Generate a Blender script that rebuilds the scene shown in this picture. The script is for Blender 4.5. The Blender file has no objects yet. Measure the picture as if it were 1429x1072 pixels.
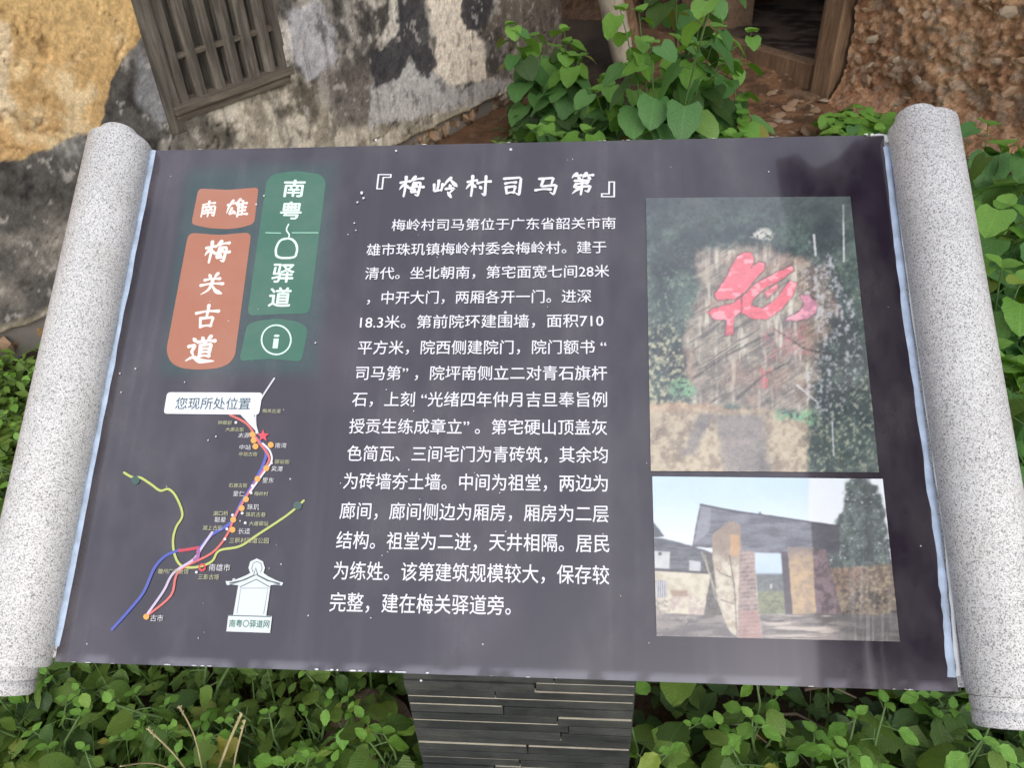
import bpy, math, random
import numpy as np
from mathutils import Matrix, Vector
random.seed(7)
RS = np.random.RandomState(11)
S = bpy.context.scene
COL = S.collection
rad = math.radians

# ------------------------------------------------------------------ camera
F, CX, CY, CAMH = 1090.0, 714.5, 536.0, 1.42
_a = np.array([.9968, -.00309, .0799]); _a /= np.linalg.norm(_a)
_u = np.array([0, math.cos(rad(37)), math.sin(rad(37))])
_u[0] = -(_a[1]*_u[1] + _a[2]*_u[2])/_a[0]; _u /= np.linalg.norm(_u)
RC = np.array([_a, np.cross(_u, _a), _u])          # camera axes -> world
CAM = np.array([0, 0, CAMH])
cd = bpy.data.cameras.new('camera'); cam = bpy.data.objects.new('camera', cd); COL.objects.link(cam)
cd.sensor_fit = 'HORIZONTAL'; cd.sensor_width = 36; cd.lens = F/1429*36
cd.clip_start = 0.02; cd.clip_end = 500
M4 = np.eye(4); M4[:3, :3] = RC; M4[:3, 3] = CAM
cam.matrix_world = Matrix(M4.tolist())
S.camera = cam
cd.dof.use_dof = True; cd.dof.focus_distance = 1.15; cd.dof.aperture_fstop = 16.0

# ------------------------------------------------------------------ sky, sun, exposure
W = bpy.data.worlds.new('World'); S.world = W; W.use_nodes = True
nt = W.node_tree; nt.nodes.clear()
out = nt.nodes.new('ShaderNodeOutputWorld'); bg = nt.nodes.new('ShaderNodeBackground')
sky = nt.nodes.new('ShaderNodeTexSky'); sky.sky_type = 'NISHITA'; sky.sun_disc = False
SUN_EL, SUN_AZ = 30, 160
sky.sun_elevation = rad(SUN_EL); sky.sun_rotation = rad(SUN_AZ); sky.dust_density = 4; sky.air_density = 1.2
hs = nt.nodes.new('ShaderNodeHueSaturation'); hs.inputs['Saturation'].default_value = .42
nt.links.new(sky.outputs[0], hs.inputs['Color']); ov = nt.nodes.new('ShaderNodeMix'); ov.data_type = 'RGBA'; ov.inputs[0].default_value = .6      # high even cloud over the sky
ov.inputs[7].default_value = (4.7, 4.75, 5.5, 1); nt.links.new(hs.outputs[0], ov.inputs[6]); nt.links.new(ov.outputs[2], bg.inputs[0])
bg.inputs[1].default_value = 0.15
nt.links.new(bg.outputs[0], out.inputs[0])
sl = bpy.data.lights.new('sun', 'SUN'); sl.energy = .75; sl.angle = rad(26); sl.color = (1, .965, .9)
so = bpy.data.objects.new('sun', sl); COL.objects.link(so)
sd = Vector((math.sin(rad(SUN_AZ))*math.cos(rad(SUN_EL)), math.cos(rad(SUN_AZ))*math.cos(rad(SUN_EL)), math.sin(rad(SUN_EL))))
so.rotation_euler = sd.to_track_quat('Z', 'Y').to_euler(); so.location = (0, 0, 8)
vs = S.view_settings; S.display_settings.display_device = 'sRGB'
vs.view_transform = 'Standard'; vs.look = 'None'; vs.gamma = 1; vs.use_curve_mapping = False
vs.exposure = 0.68

# ------------------------------------------------------------------ projection helpers
def ray(px, py): return RC @ np.array([(px-CX)/F, -(py-CY)/F, -1.])
def gz(px, py, z=0.):
    d = ray(px, py); t = (z-CAMH)/d[2]; return CAM + d*t
def proj(P):
    c = (P-CAM) @ RC
    return CX + F*c[..., 0]/(-c[..., 2]), CY - F*c[..., 1]/(-c[..., 2])
def at_y(px, y, z=.4):            # world x of the point at depth y, height z seen at column px
    k = (px-CX)/F
    v = lambda x: (np.array([x, y, z])-CAM) @ RC
    f = lambda x: v(x)[0] + k*v(x)[2]
    f0, f1 = f(0.), f(1.)
    return -f0/(f1-f0)
def lin(r, g, b): return tuple(((c/255+.055)/1.055)**2.4 if c > 10 else c/255/12.92 for c in (r, g, b))
def L(*c): return np.array(lin(*c))

# ------------------------------------------------------------------ numpy noise and painting
_T = RS.rand(8, 256, 256)
def vn(x, y, s=0):
    x = np.asarray(x, float); y = np.asarray(y, float)
    xi = np.floor(x).astype(int); yi = np.floor(y).astype(int); fx = x-xi; fy = y-yi
    fx = fx*fx*(3-2*fx); fy = fy*fy*(3-2*fy); T = _T[s % 8]; o = 37*s
    g = lambda i, j: T[(xi+i+o) & 255, (yi+j+o*3) & 255]
    return (g(0, 0)*(1-fx)+g(1, 0)*fx)*(1-fy) + (g(0, 1)*(1-fx)+g(1, 1)*fx)*fy
def fbm(x, y, s=0, o=4, r=.5):
    v = 0; a = 1; n = 0
    for k in range(o):
        v = v + a*vn(x*2**k+k*17.3, y*2**k+k*9.1, s+k); n += a; a *= r
    return v/n
def ss(a, b, x):
    t = np.clip((x-a)/(b-a), 0, 1); return t*t*(3-2*t)
def pdist(X, Y, pts, closed=False):
    d = np.full(X.shape, 1e9); P = list(pts) + ([pts[0]] if closed else [])
    for (x0, y0), (x1, y1) in zip(P[:-1], P[1:]):
        dx, dy = x1-x0, y1-y0; t = np.clip(((X-x0)*dx+(Y-y0)*dy)/(dx*dx+dy*dy+1e-9), 0, 1)
        d = np.minimum(d, np.hypot(X-x0-t*dx, Y-y0-t*dy))
    return d
def psd(X, Y, pts):               # signed distance, positive inside
    ins = np.zeros(X.shape, bool); n = len(pts)
    for i in range(n):
        x0, y0 = pts[i]; x1, y1 = pts[(i+1) % n]
        c = ((y0 > Y) != (y1 > Y)) & (X < (x1-x0)*(Y-y0)/((y1-y0) or 1e-9)+x0)
        ins ^= c
    d = pdist(X, Y, pts, True)
    return np.where(ins, d, -d)
def mix(c, col, m): return c*(1-m[..., None]) + np.asarray(col)*m[..., None]

# ------------------------------------------------------------------ objects
def prop(o, label=None, cat=None, group=None, kind=None):
    if label: o['label'] = label
    if cat: o['category'] = cat
    if group: o['group'] = group
    if kind: o['kind'] = kind
    return o
def empty(name, loc=(0, 0, 0), label=None, cat=None, group=None):
    o = bpy.data.objects.new(name, None); COL.objects.link(o); o.location = loc; o.empty_display_size = .05
    return prop(o, label, cat, group)
def link(name, me, parent=None, mat=None):
    o = bpy.data.objects.new(name, me); COL.objects.link(o)
    if parent: o.parent = parent
    if mat is not None: o.matrix_basis = mat
    return o
def mesh(name, v, f, m, smooth=False, col=None, uv=None):
    me = bpy.data.meshes.new(name)
    if isinstance(v, np.ndarray):
        f = np.asarray(f); n = f.shape[1]
        me.vertices.add(len(v)); me.vertices.foreach_set('co', v.astype(np.float32).ravel())
        me.loops.add(f.size); me.loops.foreach_set('vertex_index', f.astype(np.int32).ravel())
        me.polygons.add(len(f)); me.polygons.foreach_set('loop_start', np.arange(0, f.size, n, dtype=np.int32))
        me.polygons.foreach_set('loop_total', np.full(len(f), n, np.int32)); me.update(calc_edges=True)
    else:
        me.from_pydata([tuple(p) for p in v], [], f); me.update()
    if smooth: me.polygons.foreach_set('use_smooth', np.ones(len(me.polygons), bool))
    if col is not None:
        ca = me.color_attributes.new('Col', 'FLOAT_COLOR', 'POINT')
        c = np.ones((len(me.vertices), 4), np.float32); c[:, :3] = np.clip(col, 0, 1); ca.data.foreach_set('color', c.ravel())
    if uv is not None:
        ul = me.uv_layers.new(name='UV'); ix = np.empty(len(me.loops), np.int32); me.loops.foreach_get('vertex_index', ix)
        ul.data.foreach_set('uv', np.asarray(uv, np.float32)[ix].ravel())
    if m: me.materials.append(m)
    return me
def gridfaces(nu, nv, keep=None):
    i = np.arange(nu-1)[:, None]*nv + np.arange(nv-1)[None, :]
    f = np.stack([i, i+nv, i+nv+1, i+1], -1)
    f = f.reshape(-1, 4)
    return f if keep is None else f[keep.reshape(-1)]
class MB:
    def __init__(s): s.v = []; s.f = []
    def add(s, v, f):
        o = len(s.v); s.v += [tuple(p) for p in v]; s.f += [tuple(i+o for i in q) for q in f]; return s
    def box(s, x0, x1, y0, y1, z0, z1, j=0, M=None):
        r = lambda: random.uniform(-j, j)
        v = [Vector((x+r(), y+r(), z+r())) for x in (x0, x1) for y in (y0, y1) for z in (z0, z1)]
        if M is not None: v = [M @ p for p in v]
        return s.add(v, [(0, 1, 3, 2), (4, 6, 7, 5), (0, 4, 5, 1), (2, 3, 7, 6), (0, 2, 6, 4), (1, 5, 7, 3)])
    def tube(s, pts, r, n=6, cap=True):
        pts = [Vector(p) for p in pts]; rr = r if isinstance(r, (list, tuple)) else [r]*len(pts); V = []
        for i, p in enumerate(pts):
            d = (pts[min(i+1, len(pts)-1)]-pts[max(i-1, 0)]).normalized()
            a = d.orthogonal().normalized() if i == 0 else (pa - d*pa.dot(d)).normalized()
            pa = a; b = d.cross(a)
            V += [p + (a*math.cos(2*math.pi*k/n) + b*math.sin(2*math.pi*k/n))*rr[i] for k in range(n)]
        Fc = [(i*n+k, i*n+(k+1) % n, (i+1)*n+(k+1) % n, (i+1)*n+k) for i in range(len(pts)-1) for k in range(n)]
        if cap: Fc += [tuple(range(n-1, -1, -1)), tuple(range((len(pts)-1)*n, len(pts)*n))]
        return s.add(V, Fc)
    def build(s, name, m, parent=None, smooth=False, mat=None, bevel=0):
        o = link(name, mesh(name, s.v, s.f, m, smooth), parent, mat)
        if bevel:
            b = o.modifiers.new('bevel', 'BEVEL'); b.width = bevel; b.segments = 2; b.limit_method = 'ANGLE'
        return o

# ------------------------------------------------------------------ materials
class NT:
    def __init__(s, name):
        s.m = bpy.data.materials.new(name); s.m.use_nodes = True; s.t = s.m.node_tree; s.t.nodes.clear()
        s.o = s.n('ShaderNodeOutputMaterial'); s.p = s.n('ShaderNodeBsdfPrincipled'); s.l(s.p.outputs[0], s.o.inputs[0])
    def n(s, t, **k):
        x = s.t.nodes.new(t)
        for a, v in k.items(): setattr(x, a, v)
        return x
    def l(s, a, b): s.t.links.new(a, b)
    def co(s, scale=None, which='Object'):
        c = s.n('ShaderNodeTexCoord').outputs[which]
        if scale is None: return c
        mp = s.n('ShaderNodeMapping'); mp.inputs['Scale'].default_value = scale; s.l(c, mp.inputs[0]); return mp.outputs[0]
    def noise(s, scale, detail=4, rough=.6, co=None, dist=0):
        x = s.n('ShaderNodeTexNoise'); x.inputs['Scale'].default_value = scale; x.inputs['Detail'].default_value = detail
        x.inputs['Roughness'].default_value = rough; x.inputs['Distortion'].default_value = dist
        s.l(co if co is not None else s.co(), x.inputs['Vector']); return x.outputs[0]
    def vor(s, scale, feat='F1', co=None, out='Distance'):
        x = s.n('ShaderNodeTexVoronoi', feature=feat); x.inputs['Scale'].default_value = scale
        s.l(co if co is not None else s.co(), x.inputs['Vector']); return x.outputs[out]
    def ramp(s, f, *st):
        r = s.n('ShaderNodeValToRGB'); e = r.color_ramp.elements
        while len(e) < len(st): e.new(.5)
        for q, (p, c) in zip(e, st):
            q.position = p; c = (c, c, c) if isinstance(c, (int, float)) else c; q.color = (*c, 1)
        s.l(f, r.inputs[0]); return r.outputs[0]
    def mix(s, f, a, b, mode='MIX'):
        x = s.n('ShaderNodeMix', data_type='RGBA', blend_type=mode)
        for ix, v in ((0, f), (6, a), (7, b)):
            sock = x.inputs[ix]
            if hasattr(v, 'is_output'): s.l(v, sock)
            elif isinstance(v, (int, float)): sock.default_value = v if ix == 0 else (v, v, v, 1)
            else: sock.default_value = (*v, 1)
        return x.outputs[2]
    def math(s, op, a, b=0.):
        x = s.n('ShaderNodeMath', operation=op)
        for i, v in ((0, a), (1, b)):
            if hasattr(v, 'is_output'): s.l(v, x.inputs[i])
            else: x.inputs[i].default_value = v
        return x.outputs[0]
    def bump(s, h, strength=.5, dist=.01, normal=None):
        b = s.n('ShaderNodeBump'); b.inputs['Strength'].default_value = strength; b.inputs['Distance'].default_value = dist
        s.l(h, b.inputs['Height'])
        if normal is not None: s.l(normal, b.inputs['Normal'])
        s.l(b.outputs[0], s.p.inputs['Normal']); return b.outputs[0]
    def set(s, color=None, rough=None, **k):
        for key, v in (('Base Color', color), ('Roughness', rough), *k.items()):
            if v is None: continue
            i = s.p.inputs[key]
            if hasattr(v, 'is_output'): s.l(v, i)
            elif isinstance(v, tuple): i.default_value = (*v, 1) if len(v) == 3 else v
            else: i.default_value = v
        return s

def print_mat(name, color=None, sheet=False):
    t = NT(name)
    base = color if color is not None else t.n('ShaderNodeVertexColor', layer_name='Col').outputs[0]
    dust = t.ramp(t.noise(9, 6, .65, t.co((1, .35, 1), 'Generated') if sheet else t.co()), (.45, 0.), (.8, .1))
    c = t.mix(dust, base, (.55, .53, .5))
    if sheet:
        sp = t.vor(55, 'F1'); rr = t.vor(55, 'F1', out='Color')
        sep = t.n('ShaderNodeSeparateColor'); t.l(rr, sep.inputs[0])
        size = t.math('MULTIPLY', t.math('POWER', sep.outputs[0], 14.), .13)
        c = t.mix(t.math('LESS_THAN', sp, size), c, (.6, .6, .6))
    rn = t.ramp(t.noise(14, 5, .6), (.3, .10), (.75, .24))
    t.set(c, rn, **{'Coat Weight': 1., 'Coat Roughness': .05, 'Coat IOR': 1.62, 'IOR': 1.5, 'Specular IOR Level': .7})
    t.bump(t.noise(6, 2, .5), .05, .004)
    return t.m
M_print = print_mat('printed_vinyl', sheet=True)
M_photo = print_mat('printed_photo')
_pm = {}
def pm(*c):
    if c not in _pm: _pm[c] = print_mat('print_ink', lin(*c))
    return _pm[c]

def granite():
    t = NT('white_sesame_granite')
    co = t.co()
    g = t.vor(1250, 'F1', co, 'Color'); sep = t.n('ShaderNodeSeparateColor'); t.l(g, sep.inputs[0])
    fine = t.ramp(sep.outputs[0], (0., (.26, .265, .27)), (.2, (.36, .365, .37)), (.3, (.60, .605, .60)), (1, (.70, .70, .685)))
    big = t.vor(760, 'F1', co, 'Color'); s2 = t.n('ShaderNodeSeparateColor'); t.l(big, s2.inputs[0])
    spk = t.ramp(s2.outputs[1], (0., .42), (.12, .5), (.15, 1.), (1, 1.))
    cl = t.mix(t.ramp(t.noise(5, 5, .7), (.5, 0.), (.75, .55)), t.ramp(t.noise(9, 3), (.3, .9), (.7, 1.05)), (.74, .71, .64))
    c = t.mix(1., t.mix(1., fine, spk, 'MULTIPLY'), cl, 'MULTIPLY')
    t.set(c, .55); t.bump(t.noise(500, 2, .5, co), .25, .001)
    return t.m
M_gran = granite()

def slate():
    t = NT('dark_slate')
    oi = t.n('ShaderNodeObjectInfo'); k = t.ramp(oi.outputs['Random'], (0, (.022, .026, .025)), (.5, (.034, .038, .036)), (1, (.052, .056, .052)))
    n = t.noise(26, 6, .65, t.co((1, 1, 3)))
    st = t.ramp(t.noise(7, 6, .7), (.48, 0.), (.75, .3))
    t.set(t.mix(st, t.mix(t.ramp(n, (.3, .5), (.7, 1.4)), (0, 0, 0), k), (.2, .2, .17)), t.ramp(n, (.3, .6), (.8, .85)))
    t.bump(t.noise(60, 6, .7, t.co((1, 1, 3))), .5, .004)
    return t.m
M_slate = slate()

def wood(name, a, b, sc=(30, 30, 2.5)):
    t = NT(name); co = t.co(sc)
    n = t.noise(1.6, 8, .7, co, .4)
    big = t.noise(5, 4, .6)
    t.set(t.mix(t.ramp(big, (.35, 0.), (.7, .5)), t.mix(t.ramp(n, (.35, 0.), (.68, 1.)), a, b), tuple(x*.45 for x in a)), .85)
    t.bump(n, .9, .006)
    return t.m
M_wood = wood('grey_old_wood', (.05, .042, .034), (.21, .185, .15))
M_woodx = wood('grey_old_wood_flat', (.06, .048, .036), (.24, .20, .15), (2.5, 30, 30))
M_woodb = wood('brown_old_wood', (.15, .085, .045), (.36, .235, .14))
M_woodp = wood('pale_peeled_wood', (.48, .41, .31), (.74, .68, .57), (22, 22, 2))

def attr_mat(name, fine=90, amt=.35, rough=.92, bscale=120, bd=.006, bs=.8):
    t = NT(name); v = t.n('ShaderNodeVertexColor', layer_name='Col').outputs[0]
    n = t.noise(fine, 6, .7); k = t.ramp(n, (.25, 1-amt), (.75, 1+amt))
    n2 = t.ramp(t.noise(fine*3.3, 3, .6), (.35, .82), (.6, 1.06))
    t.set(t.mix(1., t.mix(1., v, k, 'MULTIPLY'), n2, 'MULTIPLY'), rough, **{'Specular IOR Level': .25})
    t.bump(t.noise(bscale, 8, .72), bs, bd)
    return t.m
M_plaster = attr_mat('weathered_plaster', 40, .2, .95, 90, .003)
M_mud = attr_mat('rammed_earth', 60, .45, .97, 70, .02, 1.)
M_soil = attr_mat('soil', 70, .5, 1., 110, .012, 1.)

def leaf_mat(name, lo, hi, rough=.5, trans=.25, vein=9):
    t = NT(name)
    oi = t.n('ShaderNodeObjectInfo')
    base = t.ramp(oi.outputs['Random'], (0, lo), (.9, hi), (.96, tuple(x*1.25 for x in hi)), (1, (.30, .27, .05)))
    uv = t.co(which='UV'); sp = t.n('ShaderNodeSeparateXYZ'); t.l(uv, sp.inputs[0])
    ax = t.math('ABSOLUTE', sp.outputs[0])
    w = t.math('FRACT', t.math('MULTIPLY', t.math('SUBTRACT', sp.outputs[1], t.math('MULTIPLY', ax, .75)), vein))
    w = t.math('ABSOLUTE', t.math('SUBTRACT', w, .5))
    side = t.math('LESS_THAN', w, .07); mid = t.math('LESS_THAN', ax, .022)
    vm = t.math('MAXIMUM', side, mid)
    blot = t.ramp(t.noise(22, 4, .6), (.3, .78), (.7, 1.18))
    c = t.mix(t.math('MULTIPLY', vm, .16), t.mix(1., base, blot, 'MULTIPLY'), tuple(min(1, x*1.7+.02) for x in hi))
    t.set(c, rough, **{'Specular IOR Level': .4})
    t.bump(t.math('ADD', t.math('MULTIPLY', w, .7), t.math('MULTIPLY', t.noise(9, 3), 1.)), .22, .004)
    tr = t.n('ShaderNodeBsdfTranslucent'); t.l(t.mix(1., c, (1.5, 1.5, .6), 'MULTIPLY'), tr.inputs[0])
    ms = t.n('ShaderNodeMixShader'); ms.inputs[0].default_value = trans
    t.l(t.p.outputs[0], ms.inputs[1]); t.l(tr.outputs[0], ms.inputs[2]); t.l(ms.outputs[0], t.o.inputs[0])
    return t.m
M_leafA = leaf_mat('broad_leaf', (.07, .19, .055), (.14, .31, .09))
M_leafB = leaf_mat('weed_leaf', (.055, .12, .02), (.15, .25, .045))
M_leafC = leaf_mat('bright_leaf', (.13, .30, .045), (.20, .40, .07))
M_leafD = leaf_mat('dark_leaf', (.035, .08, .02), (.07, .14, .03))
def simple(name, c, r=.7, var=.25, sc=20):
    t = NT(name); k = t.ramp(t.noise(sc, 5, .65), (.3, 1-var), (.7, 1+var)); t.set(t.mix(1., c, k, 'MULTIPLY'), r); t.bump(t.noise(sc*6, 4, .7), .3, .003); return t.m
M_stem = simple('green_stem', (.09, .16, .045)); M_straw = simple('dry_straw', (.42, .36, .2)); M_twig = simple('brown_twig', (.14, .10, .07))
M_dark = simple('dark_interior', (.03, .027, .025), .95); M_stone = simple('earth_stone', (.30, .20, .125), .9, .35, 30)
M_stone2 = simple('grey_stone', (.31, .245, .18), .9, .35, 30); M_tilemat = simple('grey_roof_tile', (.09, .09, .09), .9)
M_limew = simple('lane_house_render', (.22, .2, .18), .95, .3, 3)
M_beige = simple('beige_strip', (.46, .42, .33), .85); M_seal = simple('silicone_sealant', (.38, .47, .60), .4, .3, 30); M_sealw = simple('white_sealant', (.66, .68, .68), .45)
M_bright = simple('slit_light_cream', (.72, .62, .45), .8)  # cream colour for the light seen in the window slit

# ------------------------------------------------------------------ ground
def gh(x, y):
    x = np.asarray(x, float); y = np.asarray(y, float)
    h = .05*(fbm(x*1.3, y*1.3, 1, 3)-.5)
    h = h + .10*ss(4.2, 5.2, y)*ss(-.3, .6, x)
    return h
def axis(lo, hi, step, far):
    c = np.arange(lo, hi, step); g = []; s = step; p = hi
    while p < far: g.append(p); s *= 1.35; p += s
    l = []; s = step; p = lo-step
    while p > -far: l.append(p); s *= 1.35; p -= s
    return np.array(l[::-1]+list(c)+g+[far+40])
gx = axis(-1.6, 2.6, .022, 80); gy = axis(.1, 5.4, .022, 80)
X, Y = np.meshgrid(gx, gy, indexing='ij')
near = ss(8, 3, np.hypot(X, Y-2.5))
Z = gh(X, Y) + near*(.03*(fbm(X*6, Y*6, 2, 4)-.5) + .018*(fbm(X*25, Y*25, 3, 3)-.5))
n1 = fbm(X*2.2, Y*2.2, 4, 5); n2 = fbm(X*14, Y*14, 5, 4)
c = np.zeros(X.shape+(3,)) + L(74, 60, 48)
c = mix(c, L(48, 42, 34), ss(.4, .62, n1))
orange = np.maximum(ss(3.3, 4.0, Y)*ss(.2, .7, X), ss(2.6, 3.2, Y)*ss(.0, -.5, X)*.8)
c = mix(c, L(150, 112, 82), orange*.9); c = mix(c, L(98, 74, 56), orange*ss(.45, .6, n2))
c = mix(c, L(176, 150, 122), orange*ss(.6, .8, fbm(X*22, Y*18, 6, 3))*.5)
far_ = ss(6, 12, np.hypot(X, Y)); c = mix(c, L(80, 82, 52), far_)
c *= (.8+.4*n2)[..., None]
prop(link('ground', mesh('ground', np.stack([X, Y, Z], -1).reshape(-1, 3), gridfaces(*X.shape), M_soil, True, c.reshape(-1, 3))), kind='structure',
     label='bare brown soil and dirt between the two old houses')

# ------------------------------------------------------------------ plaster house (left)
PA = gz(0, 467, .12); PB = gz(540, 200, .12)
WD = (PB-PA); WD[2] = 0; WD /= np.linalg.norm(WD)
WN = np.array([WD[1], -WD[0], 0])                      # towards the camera side
WO = np.array([PA[0], PA[1], 0.]) - WD*1.6
house = empty('plaster_house', tuple(WO), 'old house with peeling yellow and mouldy grey plaster and a barred window', 'house')
angW = math.atan2(WD[1], WD[0])
MW = Matrix.Rotation(angW, 4, 'Z')
SO = 1.6
wx0, wx1, wz0, wz1 = SO+.865, SO+1.375, .60, 1.55      # window opening in wall coordinates (x along, z up, -y to the lane)
sx = np.concatenate([np.arange(0, SO+.0, .05), np.arange(SO, SO+3.55, .0075), [SO+3.55]])
sz = np.concatenate([np.arange(-.05, 1.1, .0075), np.arange(1.1, 2.9, .05)])
U, V = np.meshgrid(sx, sz, indexing='ij')
Pw = WO + U[..., None]*WD + V[..., None]*np.array([0, 0, 1.])
QX, QY = proj(Pw)
ok = (QX > -400) & (QX < 1000) & (QY > -500) & (QY < 800)
QX = np.where(ok, QX, -300 + 0*QX); QY = np.where(ok, QY, -300)
wob = 16*(fbm(U*9, V*9, 1, 4)-.5) + 9*(fbm(U*40, V*40, 2, 3)-.5)
n1 = fbm(U*2.6, V*2.6, 3, 5, .55); n2 = fbm(U*9, V*9, 4, 5, .6); n3 = fbm(U*30, V*30, 5, 4, .6); dr = fbm(U*16, V*3.2, 6, 5, .6)
def pw(pts, w=1., soft=2.5): return ss(-soft, soft, psd(QX, QY, pts) + w*wob)
c = np.zeros(U.shape+(3,)) + L(160, 155, 147)
c = mix(c, L(78, 74, 71), ss(.44, .6, .5*n1+.5*dr))
c = mix(c, L(213, 206, 194), ss(.52, .66, n2)*.75)
c = mix(c, L(61, 59, 56), ss(.55, .7, fbm(U*6+3, V*6, 7, 5, .65))*.8)
# mouldy black band left of and below the yellow render
left = pw([(-60, 180), (40, 215), (110, 185), (150, 130), (200, 40), (240, 170), (215, 260), (90, 440), (-60, 470)], 1, 14)
c = mix(c, mix(mix(np.zeros(c.shape)+L(93, 90, 86), L(54, 51, 49), ss(.42, .62, n2)), L(174, 172, 167), ss(.56, .68, .6*n1+.4*n2)*.8), left)
pale = pw([(-60, 330), (60, 300), (150, 330), (120, 430), (-60, 470)], 1.4, 30)
c = mix(c, L(165, 158, 147), pale*ss(.35, .6, n2)*.8)
# window surround grey
c = mix(c, L(150, 150, 152), pw([(190, 60), (245, 150), (225, 175), (190, 140)], .6, 8)*.8)
# right part
bandp = [(250, 200), (300, 150), (400, 100), (440, 120), (470, 165), (560, 165), (650, 140), (745, 95), (760, 140), (640, 200), (540, 240), (250, 300)]
band = pw(bandp, 1, 8); c = mix(c, mix(np.zeros(c.shape)+L(218, 208, 189), L(152, 143, 126), ss(.45, .62, n2)), band*.85)
c = mix(c, L(85, 81, 74), pw([(235, 175), (300, 165), (340, 200), (300, 215), (230, 215)], 1.5, 8)*.8)
c = mix(c, L(98, 91, 79), pw([(365, 120), (440, 105), (445, 150), (420, 195), (380, 170)], 1.4, 6)*ss(.3, .5, n2)*.9)
c = mix(c, L(109, 102, 95), pw([(455, 100), (520, 90), (520, 170), (470, 180)], 1.2, 8)*.85)
c = mix(c, L(187, 185, 189), pw([(400, 10), (440, 0), (470, 40), (462, 90), (430, 110), (405, 70)], 1.2, 4)*.85)
c = mix(c, L(243, 230, 213), pw([(592, -10), (648, -10), (650, 30), (680, 60), (690, 110), (620, 125), (600, 90), (612, 60)], 1, 3))
c = mix(c, L(218, 211, 199), pw([(545, -10), (552, -10), (560, 40), (548, 70), (528, 55), (545, 30)], .7, 2))
c = mix(c, L(199, 196, 194), pw([(520, 115), (575, 78), (600, 100), (640, 120), (690, 110), (745, 120), (700, 140), (560, 165), (515, 180)], 1, 3)*.9)
dark = np.maximum.reduce([pw([(555, -10), (592, -10), (600, 60), (612, 88), (598, 105), (585, 108), (572, 76), (555, 108), (522, 122), (516, 70), (535, 70), (556, 45)], .8, 2),
                          pw([(648, -10), (692, -10), (686, 20), (668, 44), (652, 40), (642, 22)], .8, 2)])
c = mix(c, L(68, 67, 71), dark*.95)
c = mix(c, L(111, 102, 92), pw([(695, -10), (790, -10), (790, 120), (700, 110), (678, 100), (672, 45), (690, 20)], 1, 5)*.92)
c = mix(c, L(78, 73, 69), pw([(676, 50), (700, 40), (705, 100), (678, 112)], 1, 3)*.8)
c = mix(c, L(187, 182, 174), ss(.6, .66, n2)*ss(560, 640, QX)*.3)
yel = pw([(-400, -500), (185, -500), (186, 10), (196, 50), (188, 66), (166, 92), (158, 112), (148, 150), (138, 180), (108, 186), (60, 208), (28, 226), (-400, 238)], .8, 2)
yc = np.zeros(c.shape)+L(200, 168, 116)
yc = mix(yc, L(190, 156, 106), ss(.42, .6, n1)); yc = mix(yc, L(194, 158, 112), ss(90, 190, QY)*.5)
yc = mix(yc, L(170, 138, 92), ss(.5, .72, n3)*.25); yc = mix(yc, L(224, 206, 168), ss(.55, .72, n2)*.6*ss(60, 120, QY+.3*QX))
yc = mix(yc, L(216, 198, 168), pw([(-30, 20), (14, 30), (20, 60), (6, 130), (22, 150), (10, 160), (-30, 150)], 1, 3)*.7)
yc = yc*1.12; yc = mix(yc, L(118, 88, 54), ss(.012, .0, np.abs(fbm(U*5, V*5, 2, 4)-.5))*.45)
c = c*(1-yel[..., None]) + yc*yel[..., None]
edge = ss(.5, .9, yel)*(1-ss(.9, 1., yel)); c = mix(c, L(214, 186, 134), edge*.35)
# cracks
drip = ss(.52, .72, fbm(U*34, V*1.6, 3, 4, .6))*ss(.35, .6, n1)*(1-yel); c = mix(c, L(84, 80, 76), drip*.5)
fck = ss(.005, .0, np.abs(fbm(U*11, V*12, 1, 4, .55)-.5))*ss(.5, .62, vn(U*3, V*3, 5)); c = mix(c, L(46, 42, 38), fck*.6*(1-.5*yel))
ck = ss(.006, .0, np.abs(fbm(U*3.4+5, V*4.2, 6, 4, .5)-.5))*ss(.45, .6, vn(U*2, V*2, 2)); c = mix(c, L(40, 37, 34), ck*.75*(1-yel))
# footing where the render has fallen off
basez = .115 + .045*(fbm(U*4, U*0, 3, 4)-.5) + .02*(n3-.5) - .03*ss(SO+1.2, SO+2.2, U) 
foot = ss(.006, -.006, V-basez)
fc = mix(np.zeros(c.shape)+L(150, 122, 88), L(96, 78, 58), ss(.42, .6, n3)); fc = mix(fc, L(176, 158, 128), ss(.6, .7, n2))
c = c*(1-foot[..., None]) + fc*foot[..., None]
c = mix(c, L(190, 178, 150), ss(.03, .0, np.abs(V-basez-.012))*(1-foot)*.5)
gn = fbm(U*70, V*70, 2, 4, .75); mid = fbm(U*24, V*20, 7, 5, .65)
c = c*(.70+.42*ss(.2, .8, gn)+.16*ss(.3, .7, mid))[..., None]
sp_ = ss(.66, .72, mid)*(1-yel); c = mix(c, L(205, 200, 192), sp_*.5); c = mix(c, L(52, 50, 47), ss(.36, .28, mid)*(1-yel)*.5)
hgt = .006*(n1-.5) + .004*(n2-.5) + .002*(n3-.5) + .002*yel - .035*foot + .002*(1-dark) - .012*ck - .008*ss(.012, .0, np.abs(fbm(U*5, V*5, 2, 4)-.5))*yel
hgt += .005*pw([(400, 10), (440, 0), (470, 40), (462, 90), (430, 110), (405, 70)], 1.2, 3) + foot*.03*(fbm(U*22, V*22, 1, 3)-.5)
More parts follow.
